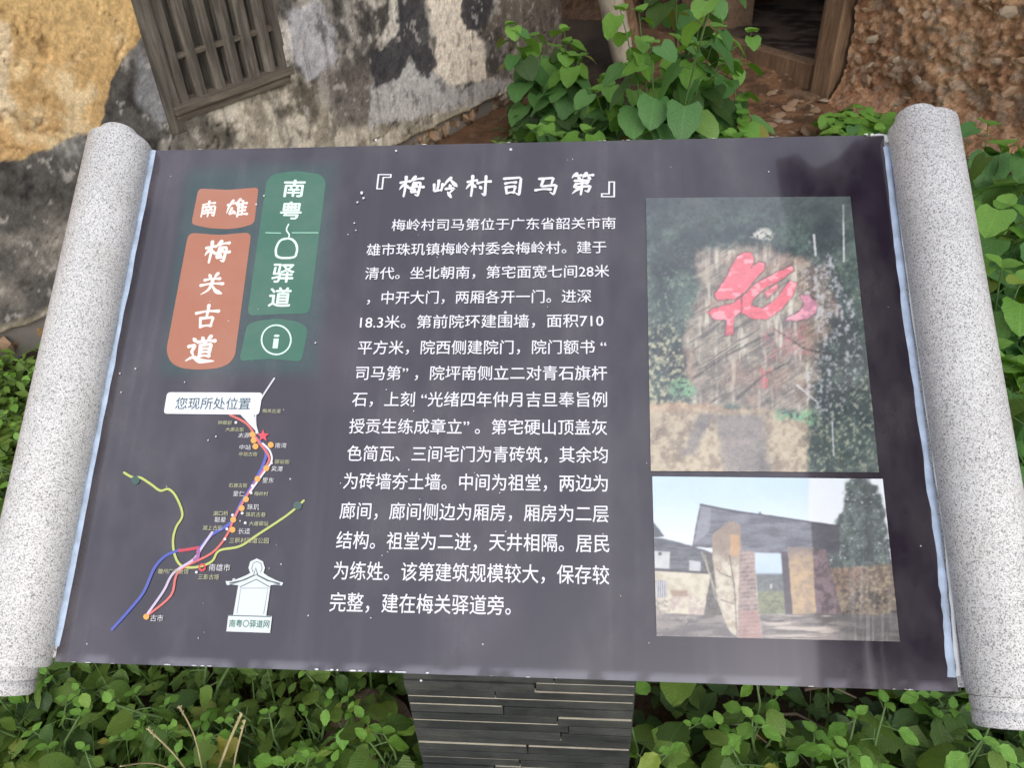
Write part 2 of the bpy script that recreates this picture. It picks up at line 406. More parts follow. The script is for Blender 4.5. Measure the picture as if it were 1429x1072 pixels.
# jagged broken render round the window
uc = .5*(U[:-1, :-1]+U[1:, 1:]); vc = .5*(V[:-1, :-1]+V[1:, 1:])
jag = .05*(fbm(uc*14, vc*14, 2, 4)-.5)
hole = (uc > wx0-.015+.4*jag) & (uc < wx1+.02+.5*jag) & (vc > wz0-.045+1.1*jag) & (vc < wz1)
v = np.stack([U, -hgt, V], -1).reshape(-1, 3)
o = link('wall', mesh('wall', v, gridfaces(*U.shape, ~hole), M_plaster, True, c.reshape(-1, 3)), house, MW)
TH = .26
bk = MB()                                             # body of the house behind its front wall
Lx = SO+3.55
bk.box(0, wx0-.06, .03, TH, -.05, 2.9).box(wx1+.06, Lx, .03, TH, -.05, 2.9).box(wx0-.06, wx1+.06, .03, TH, -.05, wz0-.07).box(wx0-.06, wx1+.06, .03, TH, wz1+.03, 2.9)
bk.box(Lx-.25, Lx-.002, TH, 4, -.05, 2.88).box(0, .25, TH, 4, -.05, 2.88).box(.25, Lx-.25, 3.8, 4, -.05, 2.88)
o = bk.build('wall_core', M_limew, house, mat=MW)
fl = MB().box(.25, Lx-.25, TH, 3.8, -.04, .02).build('room_floor', M_dark, house, mat=MW)
rf = MB(); rf.box(-.4, Lx+.4, -.30, 4.3, 2.9, 2.97); rf.build('roof', M_tilemat, house, mat=MW)
# window
win = link('window', MB().box(wx0-.06, wx0+.0, -.008, .09, wz0-.09, wz1+.05, .003).box(wx1, wx1+.055, .002, .09, wz0-.02, wz1+.05, .003).box(wx0, wx1, .0, .09, wz1-.01, wz1+.05).build('x', M_wood).data, house, MW)
for oo in [q for q in bpy.data.objects if q.name == 'x']: bpy.data.objects.remove(oo)
nb = 6; gw = (wx1-wx0)/nb
bars = []
for i in range(nb):
    x = wx0 + gw*(i+.5) + random.uniform(-.004, .004); w = .0275 + random.uniform(-.003, .003)
    b = MB(); t = random.uniform(-.006, .006)
    b.tube([(x-t, .035, wz0-.005), (x, .033, wz0+.4), (x+t, .035, wz1)], [w, w*.95, w], 7)
    bars.append(b.build('window_bar', M_wood, win))
MB().box(wx0, wx1, .022, .04, wz0+.135, wz0+.153, .002).build('cross_rail', M_woodx, win)
MB().box(wx0-.03, wx1+.03, -.024, .09, wz0-.026, wz0-.002, .003).build('sill_board', M_woodx, win, bevel=.002)
MB().box(wx0-.02, wx1+.01, -.012, .09, wz0-.056, wz0-.030, .003).build('sill_board', M_woodx, win, bevel=.002)
MB().box(wx0+.01, wx1-.04, .0, .085, wz0-.090, wz0-.060, .003).build('sill_board', M_woodx, win, bevel=.002)
MB().box(wx0-.02, wx1+.02, .12, .14, wz0-.05, wz1).build('shutter', M_wood, win)
MB().box(wx0+gw*1.0-.007, wx0+gw*1.0+.009, .070, .085, wz0+.0, wz1, .003).build('slit_light', M_bright, win)  # added cream strip: light through the slit between two bars, as colour

# rubble stones in the footing
def rockmesh(m, seed, sub=1, flat=.6):
    import bmesh
    bm = bmesh.new(); bmesh.ops.create_icosphere(bm, subdivisions=sub, radius=1)
    R = random.Random(seed); k = [Vector((R.uniform(-1, 1), R.uniform(-1, 1), R.uniform(-1, 1))).normalized() for _ in range(7)]; d = [R.uniform(.55, .9) for _ in k]
    for q in bm.verts:
        for n_, dd in zip(k, d):
            e = q.co.dot(n_)-dd
            if e > 0: q.co -= n_*e
        q.co *= R.uniform(.93, 1.05); q.co.z *= flat
    me = bpy.data.meshes.new('stone'); bm.to_mesh(me); bm.free(); me.materials.append(m); return me
RK = [rockmesh(M_stone if i % 3 else M_stone2, i) for i in range(9)]
def TRS(loc, rot, sc):
    if isinstance(sc, (int, float)): sc = (sc, sc, sc)
    return Matrix.Translation(Vector(loc)) @ Matrix.Rotation(rot[2], 4, 'Z') @ Matrix.Rotation(rot[1], 4, 'Y') @ Matrix.Rotation(rot[0], 4, 'X') @ Matrix.Diagonal((*sc, 1))
for i in range(46):
    x = SO + random.uniform(.0, 3.5); z = random.uniform(.0, .085)
    s = random.uniform(.018, .045)
    link('foundation_stone', random.choice(RK), house, MW @ TRS((x, .022, z), [random.uniform(0, 6) for _ in range(3)], (s*1.3, s, s)))

# ------------------------------------------------------------------ mud house (right, behind)
MD = np.array([.53, -.848, 0]); MD /= np.linalg.norm(MD)
MO = np.array([1.33, 4.56, 0.])                       # foot of the right door post
mud = empty('mud_house', tuple(MO), 'crumbling brown rammed earth house with an open wooden doorway', 'house')
MM = Matrix.Rotation(math.atan2(MD[1], MD[0]), 4, 'Z')   # x along the wall to the right, -y... lane side is +y rotated
def mud_wall(x0, x1, fine, seed, zt=2.5, k=1.22):
    a = np.arange(x0, x1+1e-6, fine); b = np.concatenate([np.arange(-.1, .9, fine), np.arange(.9, zt+.1, .08)])
    U, V = np.meshgrid(a, b, indexing='ij')
    q1 = fbm(U*3, V*3, seed, 4); q2 = fbm(U*11, V*13, seed+1, 5, .6); q3 = fbm(U*34, V*38, seed+2, 4, .65)
    rg = 1-np.abs(2*fbm(U*7, V*9, seed+3, 4)-1)
    h = +.08*(q1-.5) + .04*(q2-.5) + .045*(q3-.5) + .02*(fbm(U*80, V*90, seed, 3)-.5) + .02*rg - .03 + .16*ss(.22, -.08, V)**1.5
    c = np.zeros(U.shape+(3,)) + L(206, 156, 108)
    c = mix(c, L(172, 122, 80), ss(.42, .6, q2)); c = mix(c, L(226, 186, 144), ss(.52, .66, q3)*.7); c = mix(c, L(138, 98, 66), ss(.6, .75, q1))
    c = mix(c, L(186, 168, 146), ss(.6, .68, fbm(U*18, V*24, seed+4, 3))*.6)
    c = mix(c, L(178, 124, 84), ss(.25, .0, V)*.6)
    c = c*k; m = c.mean(-1, keepdims=True); c = m+(c-m)*.8
    v = np.stack([U, -h, V], -1).reshape(-1, 3)
    return link('wall', mesh('wall', v, gridfaces(*U.shape), M_mud, True, c.reshape(-1, 3)), mud, MM)
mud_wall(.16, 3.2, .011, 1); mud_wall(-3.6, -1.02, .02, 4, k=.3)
DZ = .10
mb = MB(); mb.box(.06, 3.2, .10, .42, -.1, 2.55).box(-3.6, -1.0, .10, .42, -.1, 2.55).box(-1.0, .06, .10, .42, 1.9, 2.55)
mb.box(-3.6, -3.35, .42, 4, -.1, 2.55).box(2.95, 3.2, .42, 4, -.1, 2.55).box(-3.35, 2.95, 3.7, 4, -.1, 2.55)
mb.build('wall_core', M_stone, mud, mat=MM)
MB().box(-3.9, 3.5, -.25, 4.2, 2.56, 2.64).build('roof', M_tilemat, mud, mat=MM)
a = np.arange(-1.4, 1.2, .04); b = np.arange(.05, 3.7, .04); U, V = np.meshgrid(a, b, indexing='ij'); q = fbm(U*6, V*6, 2, 5); q5 = fbm(U*20, V*20, 3, 4)
c = mix(np.zeros(U.shape+(3,))+L(120, 104, 92), L(66, 56, 50), ss(.42, .6, q)); c = mix(c, L(150, 138, 124), ss(.62, .7, q5)*.5)
link('room_floor', mesh('room_floor', np.stack([U, V, .15+.04*(q-.5)], -1).reshape(-1, 3), gridfaces(*U.shape), M_soil, True, c.reshape(-1, 3)), mud, MM)
dw = bpy.data.objects.new('door_frame', None); COL.objects.link(dw); dw.parent = mud; dw.matrix_basis = MM
MB().box(.02, .13, -.05, .13, -.03, 2.0, .006).build('door_post', M_woodb, dw, bevel=.006)
MB().box(-.035, .018, -.015, .11, -.02, 1.95, .004).build('door_post', M_woodb, dw, bevel=.004)
MB().box(-1.14, -.99, -.06, .13, -.03, 2.0, .006).build('door_post', M_woodb, dw, bevel=.006)
MB().box(-.985, -.93, -.03, .10, -.02, 1.95, .004).build('door_post', M_woodb, dw, bevel=.004)
MB().box(-.93, -.04, -.02, .07, -.02, .165, .006).build('threshold', M_woodb, dw, bevel=.006)
MB().box(-.13, .10, -.13, .0, -.04, .035, .008).build('door_block', M_woodb, dw, bevel=.008)
MB().box(-1.14, .17, -.05, .13, 1.9, 2.05).build('lintel', M_woodb, dw)
random.seed(21)
for i in range(80):
    x = random.uniform(.2, 1.9); z = random.uniform(.03, .75)
    s = random.choice([.010, .014, .020, .028, .04])*random.uniform(.8, 1.15)
    link('stone', random.choice(RK), mud, MM @ TRS((x, -.035-.10*max(0, (.2-z)/.2)**1.5-random.uniform(0, .02), z), (random.uniform(-.5, .5)+1.2, random.uniform(-.5, .5), random.uniform(0, 6)), (s*1.5, s, s*.8)))

# added unseen dark shape, outlined for its mirror image in the printed sheet
def reflection_shape(pts):
    z = 3.08; r = empty('unseen_reflection_shape', (1.7, 0, 0), 'added unseen dark sheet on four posts, shaped for its reflection in the board', 'reflection_shape')
    P = [(x-1.7, y, z) for x, y in pts]; n = len(P)
    mesh_ = mesh('dark_sheet', P+[(a, b, z+.03) for a, b, _ in P], [tuple(range(n)), tuple(range(2*n-1, n-1, -1))]+[(i, (i+1) % n, n+(i+1) % n, n+i) for i in range(n)], M_dark)
    link('roof', mesh_, r)  # dark overhead sheet, added only to darken the board's reflection
    for x in (1.35, 2.15):
        for y in (-1.3, 1.0): MB().tube([(x-1.7, y, 0), (x-1.7, y, 3.08)], .035, 8).build('post', M_woodb, r, True)

# pale post leaning in the gap
def post():
    b0 = gz(874, 118); b0[2] = gh(b0[0], b0[1]); k = np.array([at_y(838, b0[1]-.25, .75), b0[1]-.25, .75]); d = k-b0
    r = empty('leaning_post', tuple(b0), 'pale peeled timber leaning behind the leafy bush', 'post')
    m = MB(); pts = [Vector((d*t).tolist()) for t in (0, .2, .5, .9, 1.3, 1.9)]
    m.tube(pts, [.05, .066, .07, .068, .07, .06], 9); m.build('trunk', M_woodp, r, True)
    m = MB(); m.tube([p+Vector((.085, .06, 0)) for p in pts], [.03, .035, .036, .034, .03, .03], 7); m.build('batten', M_woodb, r, True)
post()

# ------------------------------------------------------------------ the information board
O0 = CAM + RC @ np.array([-.52755, -.32058, -.8866*1090/1073])
BX = np.array([1., 0, 0]); BY = np.array([0, .8192, .5736]); BY -= 0; BN = np.cross(BX, BY)
root0 = np.array([O0[0]+.59, O0[1]+.22, 0.])
sign = empty('information_board', tuple(root0), 'dark printed information board between two granite scrolls on a slate pillar', 'sign')
MS = Matrix([[*[r_], t_] for r_, t_ in zip([], [])]) if False else Matrix(((BX[0], BY[0], BN[0], O0[0]-root0[0]), (BX[1], BY[1], BN[1], O0[1]-root0[1]), (BX[2], BY[2], BN[2], O0[2]-root0[2]), (0, 0, 0, 1)))
def SP(px, py):
    r = ray(px, py); t = ((O0-CAM) @ BN)/(r @ BN); P = CAM+r*t-O0
    return float(P @ BX), float(P @ BY)
def SPa(q): return [SP(*p) for p in q]
def toPx(x, y):
    P = O0 + x[..., None]*BX + y[..., None]*BY; return proj(P)
def mirror(px, py, z=3.08):
    r_ = ray(px, py); t = ((O0-CAM) @ BN)/(r_ @ BN); P = CAM+r_*t; d = r_-2*(r_ @ BN)*BN; k = (z-P[2])/d[2]; return float(P[0]+d[0]*k), float(P[1]+d[1]*k)
reflection_shape([mirror(*q) for q in ((1085, 222), (1100, 330), (1116, 440), (1128, 640), (1146, 965))] + [(1.25, -1.6), (2.3, -1.6), (2.3, 1.3), (1.3, 1.3)] + [mirror(*q) for q in ((1222, 190), (1196, 196), (1172, 222), (1140, 236), (1112, 216))])  # outline traced back from the dark reflection wanted on the right
# stone slab under the sheet
corners = [(214, 206), (1236, 185), (1344, 970), (72, 928)]
cs = SPa(corners)
sb = MB(); lo = [(-.006, -.004, -.034), (1.006, -.004, -.034), (1.006, .700, -.034), (-.006, .700, -.034)]
sb.box(-.012, 1.012, .004, .682, -.030, -.0025); slab = sb.build('stone_slab', M_gran, sign, mat=MS, bevel=.002)
# printed sheet: base colours
q = SPa([(218, 210), (1232, 188), (1338, 966), (76, 924)])
nu, nv = 260, 190
a, b = np.meshgrid(np.linspace(0, 1, nu), np.linspace(0, 1, nv), indexing='ij')
tl, tr, br, bl = [np.array(p) for p in q]
P2 = (bl*(1-a)[..., None]+br*a[..., None])*(1-b)[..., None] + (tl*(1-a)[..., None]+tr*a[..., None])*b[..., None]
x, y = P2[..., 0], P2[..., 1]; px, py = toPx(x, y)
c = np.zeros(x.shape+(3,)) + L(35, 28, 40)
halo = ss(-14, 14, psd(px, py, [(262, 238), (375, 230), (468, 230), (442, 520), (225, 522)])+5*(fbm(x*20, y*20, 1, 3)-.5))
c = mix(c, L(24, 58, 58), halo*.9)
c = mix(c, L(86, 78, 88), ss(.5, .75, fbm(x*6, y*6, 3, 4))*.35)
c = mix(c, L(40, 38, 46), ss(.6, .7, fbm(x*18+4, y*18, 4, 4))*ss(120, 20, np.hypot(px-760, (py-690)*1.0))*.5)
strk = ss(.55, .75, fbm(x*70, y*1.6, 5, 4))*ss(1160, 1190, px)*ss(1260, 1240, px)*ss(640, 760, py); c = mix(c, L(120, 116, 122), strk*.35)
strk = ss(.6, .8, fbm(x*60, y*1.2, 6, 4)); c = mix(c, L(104, 98, 108), strk*.12)
c = mix(c, L(128, 128, 138), ss(.012, .004, y-tl[1]*0-(bl[1]*(1-a)+br[1]*a))*ss(.3, .6, fbm(x*40, y*40, 1, 3))*.45)
v3 = np.stack([x, y, np.zeros_like(x)], -1).reshape(-1, 3)
sheet = link('printed_sheet', mesh('printed_sheet', v3, gridfaces(nu, nv), M_print, False, c.reshape(-1, 3)), sign, MS)
eg = MB(); eps = .0028                                  # sheet edge: a white board 2 mm thick
eg.add([(*bl, -.0004), (*br, -.0004), (*tr, -.0004), (*tl, -.0004)] + [(*bl, -.0024), (*br, -.0024), (*tr, -.0024), (*tl, -.0024)], [(3, 2, 1, 0)[::-1], (0, 4, 5, 1), (1, 5, 6, 2), (2, 6, 7, 3), (3, 7, 4, 0)])
eg.build('backing_board', M_sealw, sign, mat=MS)

zoff = [0.00025]
def nz(d=.000006): zoff[0] += d; return zoff[0]
def rounded(pts, r=.25, n=4):
    o = []; N = len(pts)
    for i in range(N):
        p0, p, p1 = (np.array(pts[(i+k) % N], float) for k in (-1, 0, 1))
        d0, d1 = p0-p, p1-p; l0, l1 = np.linalg.norm(d0), np.linalg.norm(d1); rr = min(r, l0*.45, l1*.45)
        s0, s1 = p+d0/l0*rr, p+d1/l1*rr
        for k in range(n+1):
            t = k/n; o.append(tuple((1-t)**2*s0+2*t*(1-t)*p+t*t*s1))
    return o
def flat(name, pxpts, color, parent=None, r=0, z=None, label=None):
    pts = rounded(pxpts, r) if r else pxpts
    z = nz() if z is None else z; P = SPa(pts)
    area = sum(P[i][0]*P[(i+1) % len(P)][1]-P[(i+1) % len(P)][0]*P[i][1] for i in range(len(P)))
    if area < 0: P = P[::-1]
    o = link(name, mesh(name, [(*p, z) for p in P], [tuple(range(len(P)))], pm(*color)), parent or sheet)
    if label: o['label'] = label
    return o
def disc(cx, cy, r, n=14): return [(cx+r*math.cos(6.2832*k/n), cy+r*math.sin(6.2832*k/n)) for k in range(n)]
def catmull(P, n=5):
    P = [np.array(p, float) for p in P]
    if len(P) < 3: return [P[0]+(P[1]-P[0])*k/n for k in range(n+1)]
    o = []
    for i in range(len(P)-1):
        p0, p1, p2, p3 = P[max(i-1, 0)], P[i], P[i+1], P[min(i+2, len(P)-1)]
        for k in range(n):
            t = k/n; o.append(.5*((2*p1)+(p2-p0)*t+(2*p0-5*p1+4*p2-p3)*t*t+(3*p1-p0-3*p2+p3)*t**3))
    return o+[P[-1]]
class Ink:                                              # flat ribbons in sheet coordinates
    def __init__(s): s.mb = MB()
    def ribbon(s, P, W, z, caps=True):
        n = len(P); Lp, Rp = [], []
        for i in range(n):
            d = P[min(i+1, n-1)]-P[max(i-1, 0)]; d = d/(np.linalg.norm(d)+1e-9); nn = np.array([-d[1], d[0]])
            Lp.append(P[i]+nn*W[i]); Rp.append(P[i]-nn*W[i])
        v = [(*p, z) for p in Lp]+[(*p, z) for p in Rp]; f = [(i, n+i, n+i+1, i+1) for i in range(n-1)]
        if caps:
            for e, sg in ((0, -1), (n-1, 1)):
                d = P[1]-P[0] if e == 0 else P[-1]-P[-2]; d = d/(np.linalg.norm(d)+1e-9)*W[e]*sg*.9; k = len(v)
                nn = (Lp[e]-Rp[e])/2
                v += [(*(P[e]+d*.7+nn*.65), z), (*(P[e]+d*.7-nn*.65), z), (*(P[e]+d), z)]
                f += [(e, k, k+2, k+1, n+e) if sg < 0 else (n+e, k+1, k+2, k, e)]
        s.mb.add(v, f)
    def build(s, name, color): return s.mb.build(name, pm(*color), sheet)
def line(name, pts, w, color, smooth=True, label=None):
    k = Ink(); P = [np.array(SP(*p)) for p in pts]; P = catmull(P, 5) if smooth else P; k.ribbon(P, [w/2/1130]*len(P), nz())
    o = k.build(name, color)
    if label: o['label'] = label
    return o
# brush characters, stroke by stroke in a 100 x 100 box (y down)
PR = {'h': (1.15, .72, .7, 1.25), 'v': (1.3, .95, .9, .75), 'p': (1.3, 1.0, .22), 'n': (.4, 1.0, 1.6, .35), 'd': (.35, 1.35, .85), 'z': (1.1, .9, 1.05, .8, .3), 's': (1, .85, .9)}
mu = [('h', (5, 32), (42, 25)), ('v', (25, 5), (24, 96)), ('p', (24, 36), (3, 66)), ('d', (27, 42), (39, 54))]
GL = {
 '梅': mu+[('p', (62, 3), (47, 26)), ('h', (54, 18), (94, 12)), ('z', (58, 32), (50, 75), (84, 71)), ('z', (58, 32), (88, 28), (80, 92), (69, 84)), ('h', (43, 55), (99, 50)), ('d', (66, 37), (72, 46)), ('d', (63, 58), (69, 67))],
 '岭': [('v', (22, 18), (21, 62)), ('z', (5, 36), (8, 67), (38, 60)), ('v', (39, 34), (37, 66)), ('p', (70, 6), (45, 46)), ('n', (69, 10), (84, 30), (101, 44)), ('d', (67, 36), (75, 48)), ('z', (54, 57), (88, 52), (70, 76)), ('d', (62, 68), (80, 95))],
 '村': mu+[('h', (46, 36), (99, 28)), ('z', (79, 4), (79, 60), (78, 92), (65, 82)), ('d', (55, 48), (64, 62))],
 '司': [('z', (16, 16), (84, 10), (80, 90), (65, 80)), ('h', (20, 38), (64, 33)), ('s', (24, 56), (30, 84)), ('z', (24, 56), (62, 51), (56, 80)), ('h', (30, 82), (57, 78))],
 '马': [('z', (20, 17), (74, 11), (66, 46)), ('z', (34, 20), (27, 51), (88, 44), (80, 88), (65, 78)), ('h', (6, 70), (66, 65))],
 '第': [('p', (28, 2), (11, 25)), ('h', (23, 14), (47, 10)), ('d', (33, 16), (41, 27)), ('p', (66, 2), (53, 23)), ('h', (62, 13), (93, 9)), ('d', (73, 14), (83, 26)), ('z', (22, 37), (76, 32), (73, 48)), ('h', (27, 52), (72, 47)), ('z', (26, 52), (21, 67), (84, 60), (74, 85), (63, 78)), ('v', (50, 33), (49, 100)), ('p', (48, 68), (12, 95))],
 '南': [('h', (18, 21), (82, 14)), ('v', (50, 2), (48, 32)), ('v', (19, 37), (14, 93)), ('z', (20, 37), (86, 32), (81, 93), (68, 84)), ('d', (35, 43), (42, 53)), ('p', (63, 41), (54, 53)), ('h', (32, 59), (68, 55)), ('h', (27, 74), (71, 70)), ('v', (50, 56), (49, 94))],
 '雄': [('h', (3, 29), (45, 22)), ('p', (28, 5), (3, 72)), ('z', (25, 45), (13, 77), (41, 70)), ('d', (31, 58), (43, 77)), ('p', (62, 3), (45, 37)), ('v', (55, 27), (54, 96)), ('d', (70, 7), (77, 18)), ('h', (56, 29), (95, 24)), ('h', (56, 47), (90, 43)), ('h', (56, 65), (90, 61)), ('h', (54, 86), (99, 81)), ('v', (74, 26), (74, 84))],
 '关': [('d', (31, 4), (40, 20)), ('p', (67, 2), (56, 23)), ('h', (18, 31), (80, 26)), ('h', (4, 54), (96, 47)), ('p', (51, 28), (40, 70), (8, 96)), ('n', (52, 52), (70, 78), (97, 93))],
 '古': [('h', (6, 36), (94, 28)), ('v', (50, 2), (48, 56)), ('s', (24, 57), (30, 94)), ('z', (24, 57), (76, 52), (70, 92)), ('h', (30, 92), (71, 88))],
 '道': [('d', (14, 6), (25, 20)), ('z', (4, 40), (27, 34), (17, 60), (24, 72)), ('n', (2, 92), (26, 80), (52, 92), (101, 93)), ('d', (47, 3), (54, 14)), ('p', (77, 1), (67, 15)), ('h', (35, 23), (96, 17)), ('p', (63, 20), (54, 33)), ('s', (46, 34), (46, 76)), ('z', (46, 34), (83, 31), (82, 76)), ('h', (48, 48), (80, 46)), ('h', (48, 61), (80, 59)), ('h', (46, 75), (82, 73))]}
def brush(name, ch, px, py, size, color, rot=0, w=4.6, label=None):
    k = Ink(); C0 = np.array(SP(px, py)); s = size/1130; cr, sr = math.cos(rot), math.sin(rot); z0 = nz(); R = random.Random(ord(ch))
    for i, (ty, *pts) in enumerate(GL[ch]):
        Q = []
        for (u_, v_) in pts:
            X_, Y_ = (u_-50+R.uniform(-1.5, 1.5))/100*s, (50-v_+R.uniform(-1.5, 1.5))/100*s
            Q.append(C0+np.array([X_*cr-Y_*sr, X_*sr+Y_*cr]))
        if len(Q) == 2 and ty in 'hpvn':
            m = (Q[0]+Q[1])/2; dd = Q[1]-Q[0]; Q = [Q[0], m+np.array([-dd[1], dd[0]])*(.05 if ty == 'h' else -.07 if ty == 'p' else .02), Q[1]]
        if ty == 'z' and len(Q) > 2:                    # keep corners crisp
            P = []
            for a_, b_ in zip(Q[:-1], Q[1:]): P += [a_+(b_-a_)*t for t in ((0, .3, .6, .92) if len(P) == 0 else (.08, .3, .6, .92))]
            P.append(Q[-1])
        else: P = catmull(Q, 5)
        pr = PR[ty]; W_ = [np.interp(j/(len(P)-1), np.linspace(0, 1, len(pr)), pr)*w/100*s for j in range(len(P))]
        k.ribbon(P, W_, z0+i*.000004)
    zoff[0] = z0+len(GL[ch])*.000004
    o = k.build(name, color)
    if label: o['label'] = label
    return o
_dg = bpy.context.evaluated_depsgraph_get
def glyphs(txt, res=2, bold=0, shear=0, space=1.):
    cu = bpy.data.curves.new('t', 'FONT'); cu.body = txt; cu.size = 1; cu.resolution_u = res; cu.offset = bold; cu.shear = shear; cu.space_character = space
    ob = bpy.data.objects.new('t', cu); COL.objects.link(ob); bpy.context.view_layer.update()
    me = bpy.data.meshes.new_from_object(ob.evaluated_get(_dg())); bpy.data.objects.remove(ob); bpy.data.curves.remove(cu)
    co = np.empty(len(me.vertices)*3); me.vertices.foreach_get('co', co); return me, co.reshape(-1, 3)
def text(name, txt, p0, p1, size, color, bold=0., res=2, parent=None, label=None, skew=0):
    """left and right ends (px, at glyph mid-height) on the photograph; size in px; laid out on the sheet"""
    me, co = glyphs(txt, res, 0); a_, b_ = np.array(SP(*p0)), np.array(SP(*p1))
    wd = np.linalg.norm(b_-a_); x0, x1 = co[:, 0].min(), co[:, 0].max(); sx_ = wd/(x1-x0); sy_ = size/1130
    ang = (b_-a_)/wd; nn = np.array([-ang[1], ang[0]]); z = nz()
    X_ = (co[:, 0]-x0)*sx_; Y_ = (co[:, 1]-.38)*sy_
    P = a_+X_[:, None]*ang+Y_[:, None]*nn; v = np.column_stack([P, np.full(len(P), z)])
    if bold > 0:
        vs_ = [v]; fs = [tuple(p.vertices) for p in me.polygons]; fa = list(fs); b_ = bold*sy_
        for ox, oy in ((b_, 0), (-b_, 0), (0, b_), (0, -b_)):
            k = len(vs_)*len(v); w_ = v + [ox, oy, nz(.000003)-z]; vs_.append(w_); fa += [tuple(i+k for i in q) for q in fs]
        v = np.concatenate(vs_); bpy.data.meshes.remove(me); me = bpy.data.meshes.new(name); me.from_pydata(v.tolist(), [], fa)
    me.vertices.foreach_set('co', v.astype(np.float32).ravel()); me.materials.clear(); me.materials.append(pm(*color)); me.update()
    o = link(name, me, parent or sheet)
    if label: o['label'] = label
    return o
WHT = (222, 222, 226)
# badges
flat('orange_badge', [(277, 263), (318, 265), (361, 261.5), (355, 312), (338, 317.5), (318, 320), (292, 318.5), (267, 313)], (164, 100, 68), r=6, label='small orange badge with two white characters')
flat('orange_badge', [(263, 324.5), (306, 328), (351, 324), (328, 497), (320, 508), (305, 514), (278, 516.5), (252, 514), (238, 506), (232, 490)], (164, 100, 68), r=10, label='tall orange badge with four white characters')
flat('green_badge', [(372, 252), (382, 243), (413, 238), (447, 243), (455, 253), (432, 438), (391, 438.5), (345, 441)], (38, 98, 74), r=10, label='tall green badge with ring emblem')
flat('green_badge', [(345, 453), (358, 448), (387, 444.5), (416, 449), (430, 458), (421, 505), (379, 501), (334, 504)], (38, 98, 74), r=7, label='short green badge with information symbol')
for ch, x_, y_, s_, r_ in (('南', 291, 292, 29, .05), ('雄', 331, 291, 33, .04), ('梅', 303, 352, 39, 0), ('关', 296, 397, 37, 0), ('古', 289, 442, 38, 0), ('道', 281, 488, 42, 0)):
    brush('brush_character', ch, x_, y_, s_, (238, 228, 218), r_, 6.0)
def block(ch, x_, y_, s_, sy=None): text('printed_character', ch, (x_-s_/2, y_), (x_+s_/2, y_), sy or s_*1.12, (214, 240, 226), .022)
block('南', 410.5, 263, 29); block('粤', 406.5, 294, 29); block('驿', 395.5, 381, 30); block('道', 391, 415, 30)
line('badge_line', [(371, 325), (392, 325.5)], 1.6, (150, 205, 180), False); line('badge_line', [(408, 325), (444, 325)], 1.6, (150, 205, 180), False)
line('ring_emblem', [(403, 313), (400, 321), (404, 328), (402, 333)], 2.2, (214, 240, 226))
line('ring_emblem', [(402, 333), (408, 334.5), (413, 340), (414.8, 347), (414, 353), (412, 358), (406, 360), (399.5, 360.3), (392, 360), (386.5, 357.5), (385.3, 353), (385.5, 347), (389, 339), (394, 334.5), (402, 333)], 3.6, (214, 240, 226))
line('information_symbol', disc(385.7, 474.5, 20.5, 28)+[disc(385.7, 474.5, 20.5, 28)[0]], 2.4, (206, 236, 222), False)
text('information_symbol', 'i', (381.6, 475), (389.6, 475), 33, (206, 236, 222), .008)
# title
text('title_bracket', '『', (526, 258), (545, 258), 40, WHT, .008); text('title_bracket', '』', (839, 260), (858, 260), 40, WHT, .008)
for ch, x_, y_ in (('梅', 574, 261), ('岭', 621, 262), ('村', 667.5, 260), ('司', 715, 260), ('马', 763, 260), ('第', 812, 257)): brush('title_character', ch, x_, y_, 38, WHT, -.04, 5.7)
BODY = [("梅岭村司马第位于广东省韶关市南", 547, 859, 314.5, 311.5, 20.5), ("雄市珠玑镇梅岭村委会梅岭村。建于", 512, 846, 349, 345, 21), ("清代。坐北朝南，第宅面宽七间28米", 510, 850, 382, 378.5, 21), ("，中开大门，两厢各开一门。进深", 513, 825, 416, 413.5, 21.5),
 ("18.3米。第前院环建围墙，面积710", 503, 842, 450, 447.5, 21.5), ("平方米，院西侧建院门，院门额书 “", 500, 846, 485.5, 484.5, 22), ("司马第” ，院坪南侧立二对青石旗杆", 497, 847, 521, 521, 22), ("石，上刻 “光绪四年仲月吉旦奉旨例", 492, 847, 557.5, 558, 22.5),
 ("授贡生练成章立” 。第宅硬山顶盖灰", 488, 847, 595, 597, 22.5), ("色简瓦、三间宅门为青砖筑，其余均", 485, 848, 633, 635.5, 23), ("为砖墙夯土墙。中间为祖堂，两边为", 480, 848, 671.5, 675, 23.5), ("廊间，廊间侧边为厢房，厢房为二层", 475, 849, 713, 717.5, 23.5),
 ("结构。祖堂为二进，天井相隔。居民", 470, 850, 754, 759, 24), ("为练姓。该第建筑规模较大，保存较", 466, 850, 796.5, 803, 24.5), ("完整，建在梅关驿道旁。", 461, 713, 840.5, 845.5, 25)]
for t_, x0, x1, y0, y1, s_ in BODY: text('text_line', t_, (x0, y0), (x1, y1), s_*1.04, (222, 222, 228), .006)
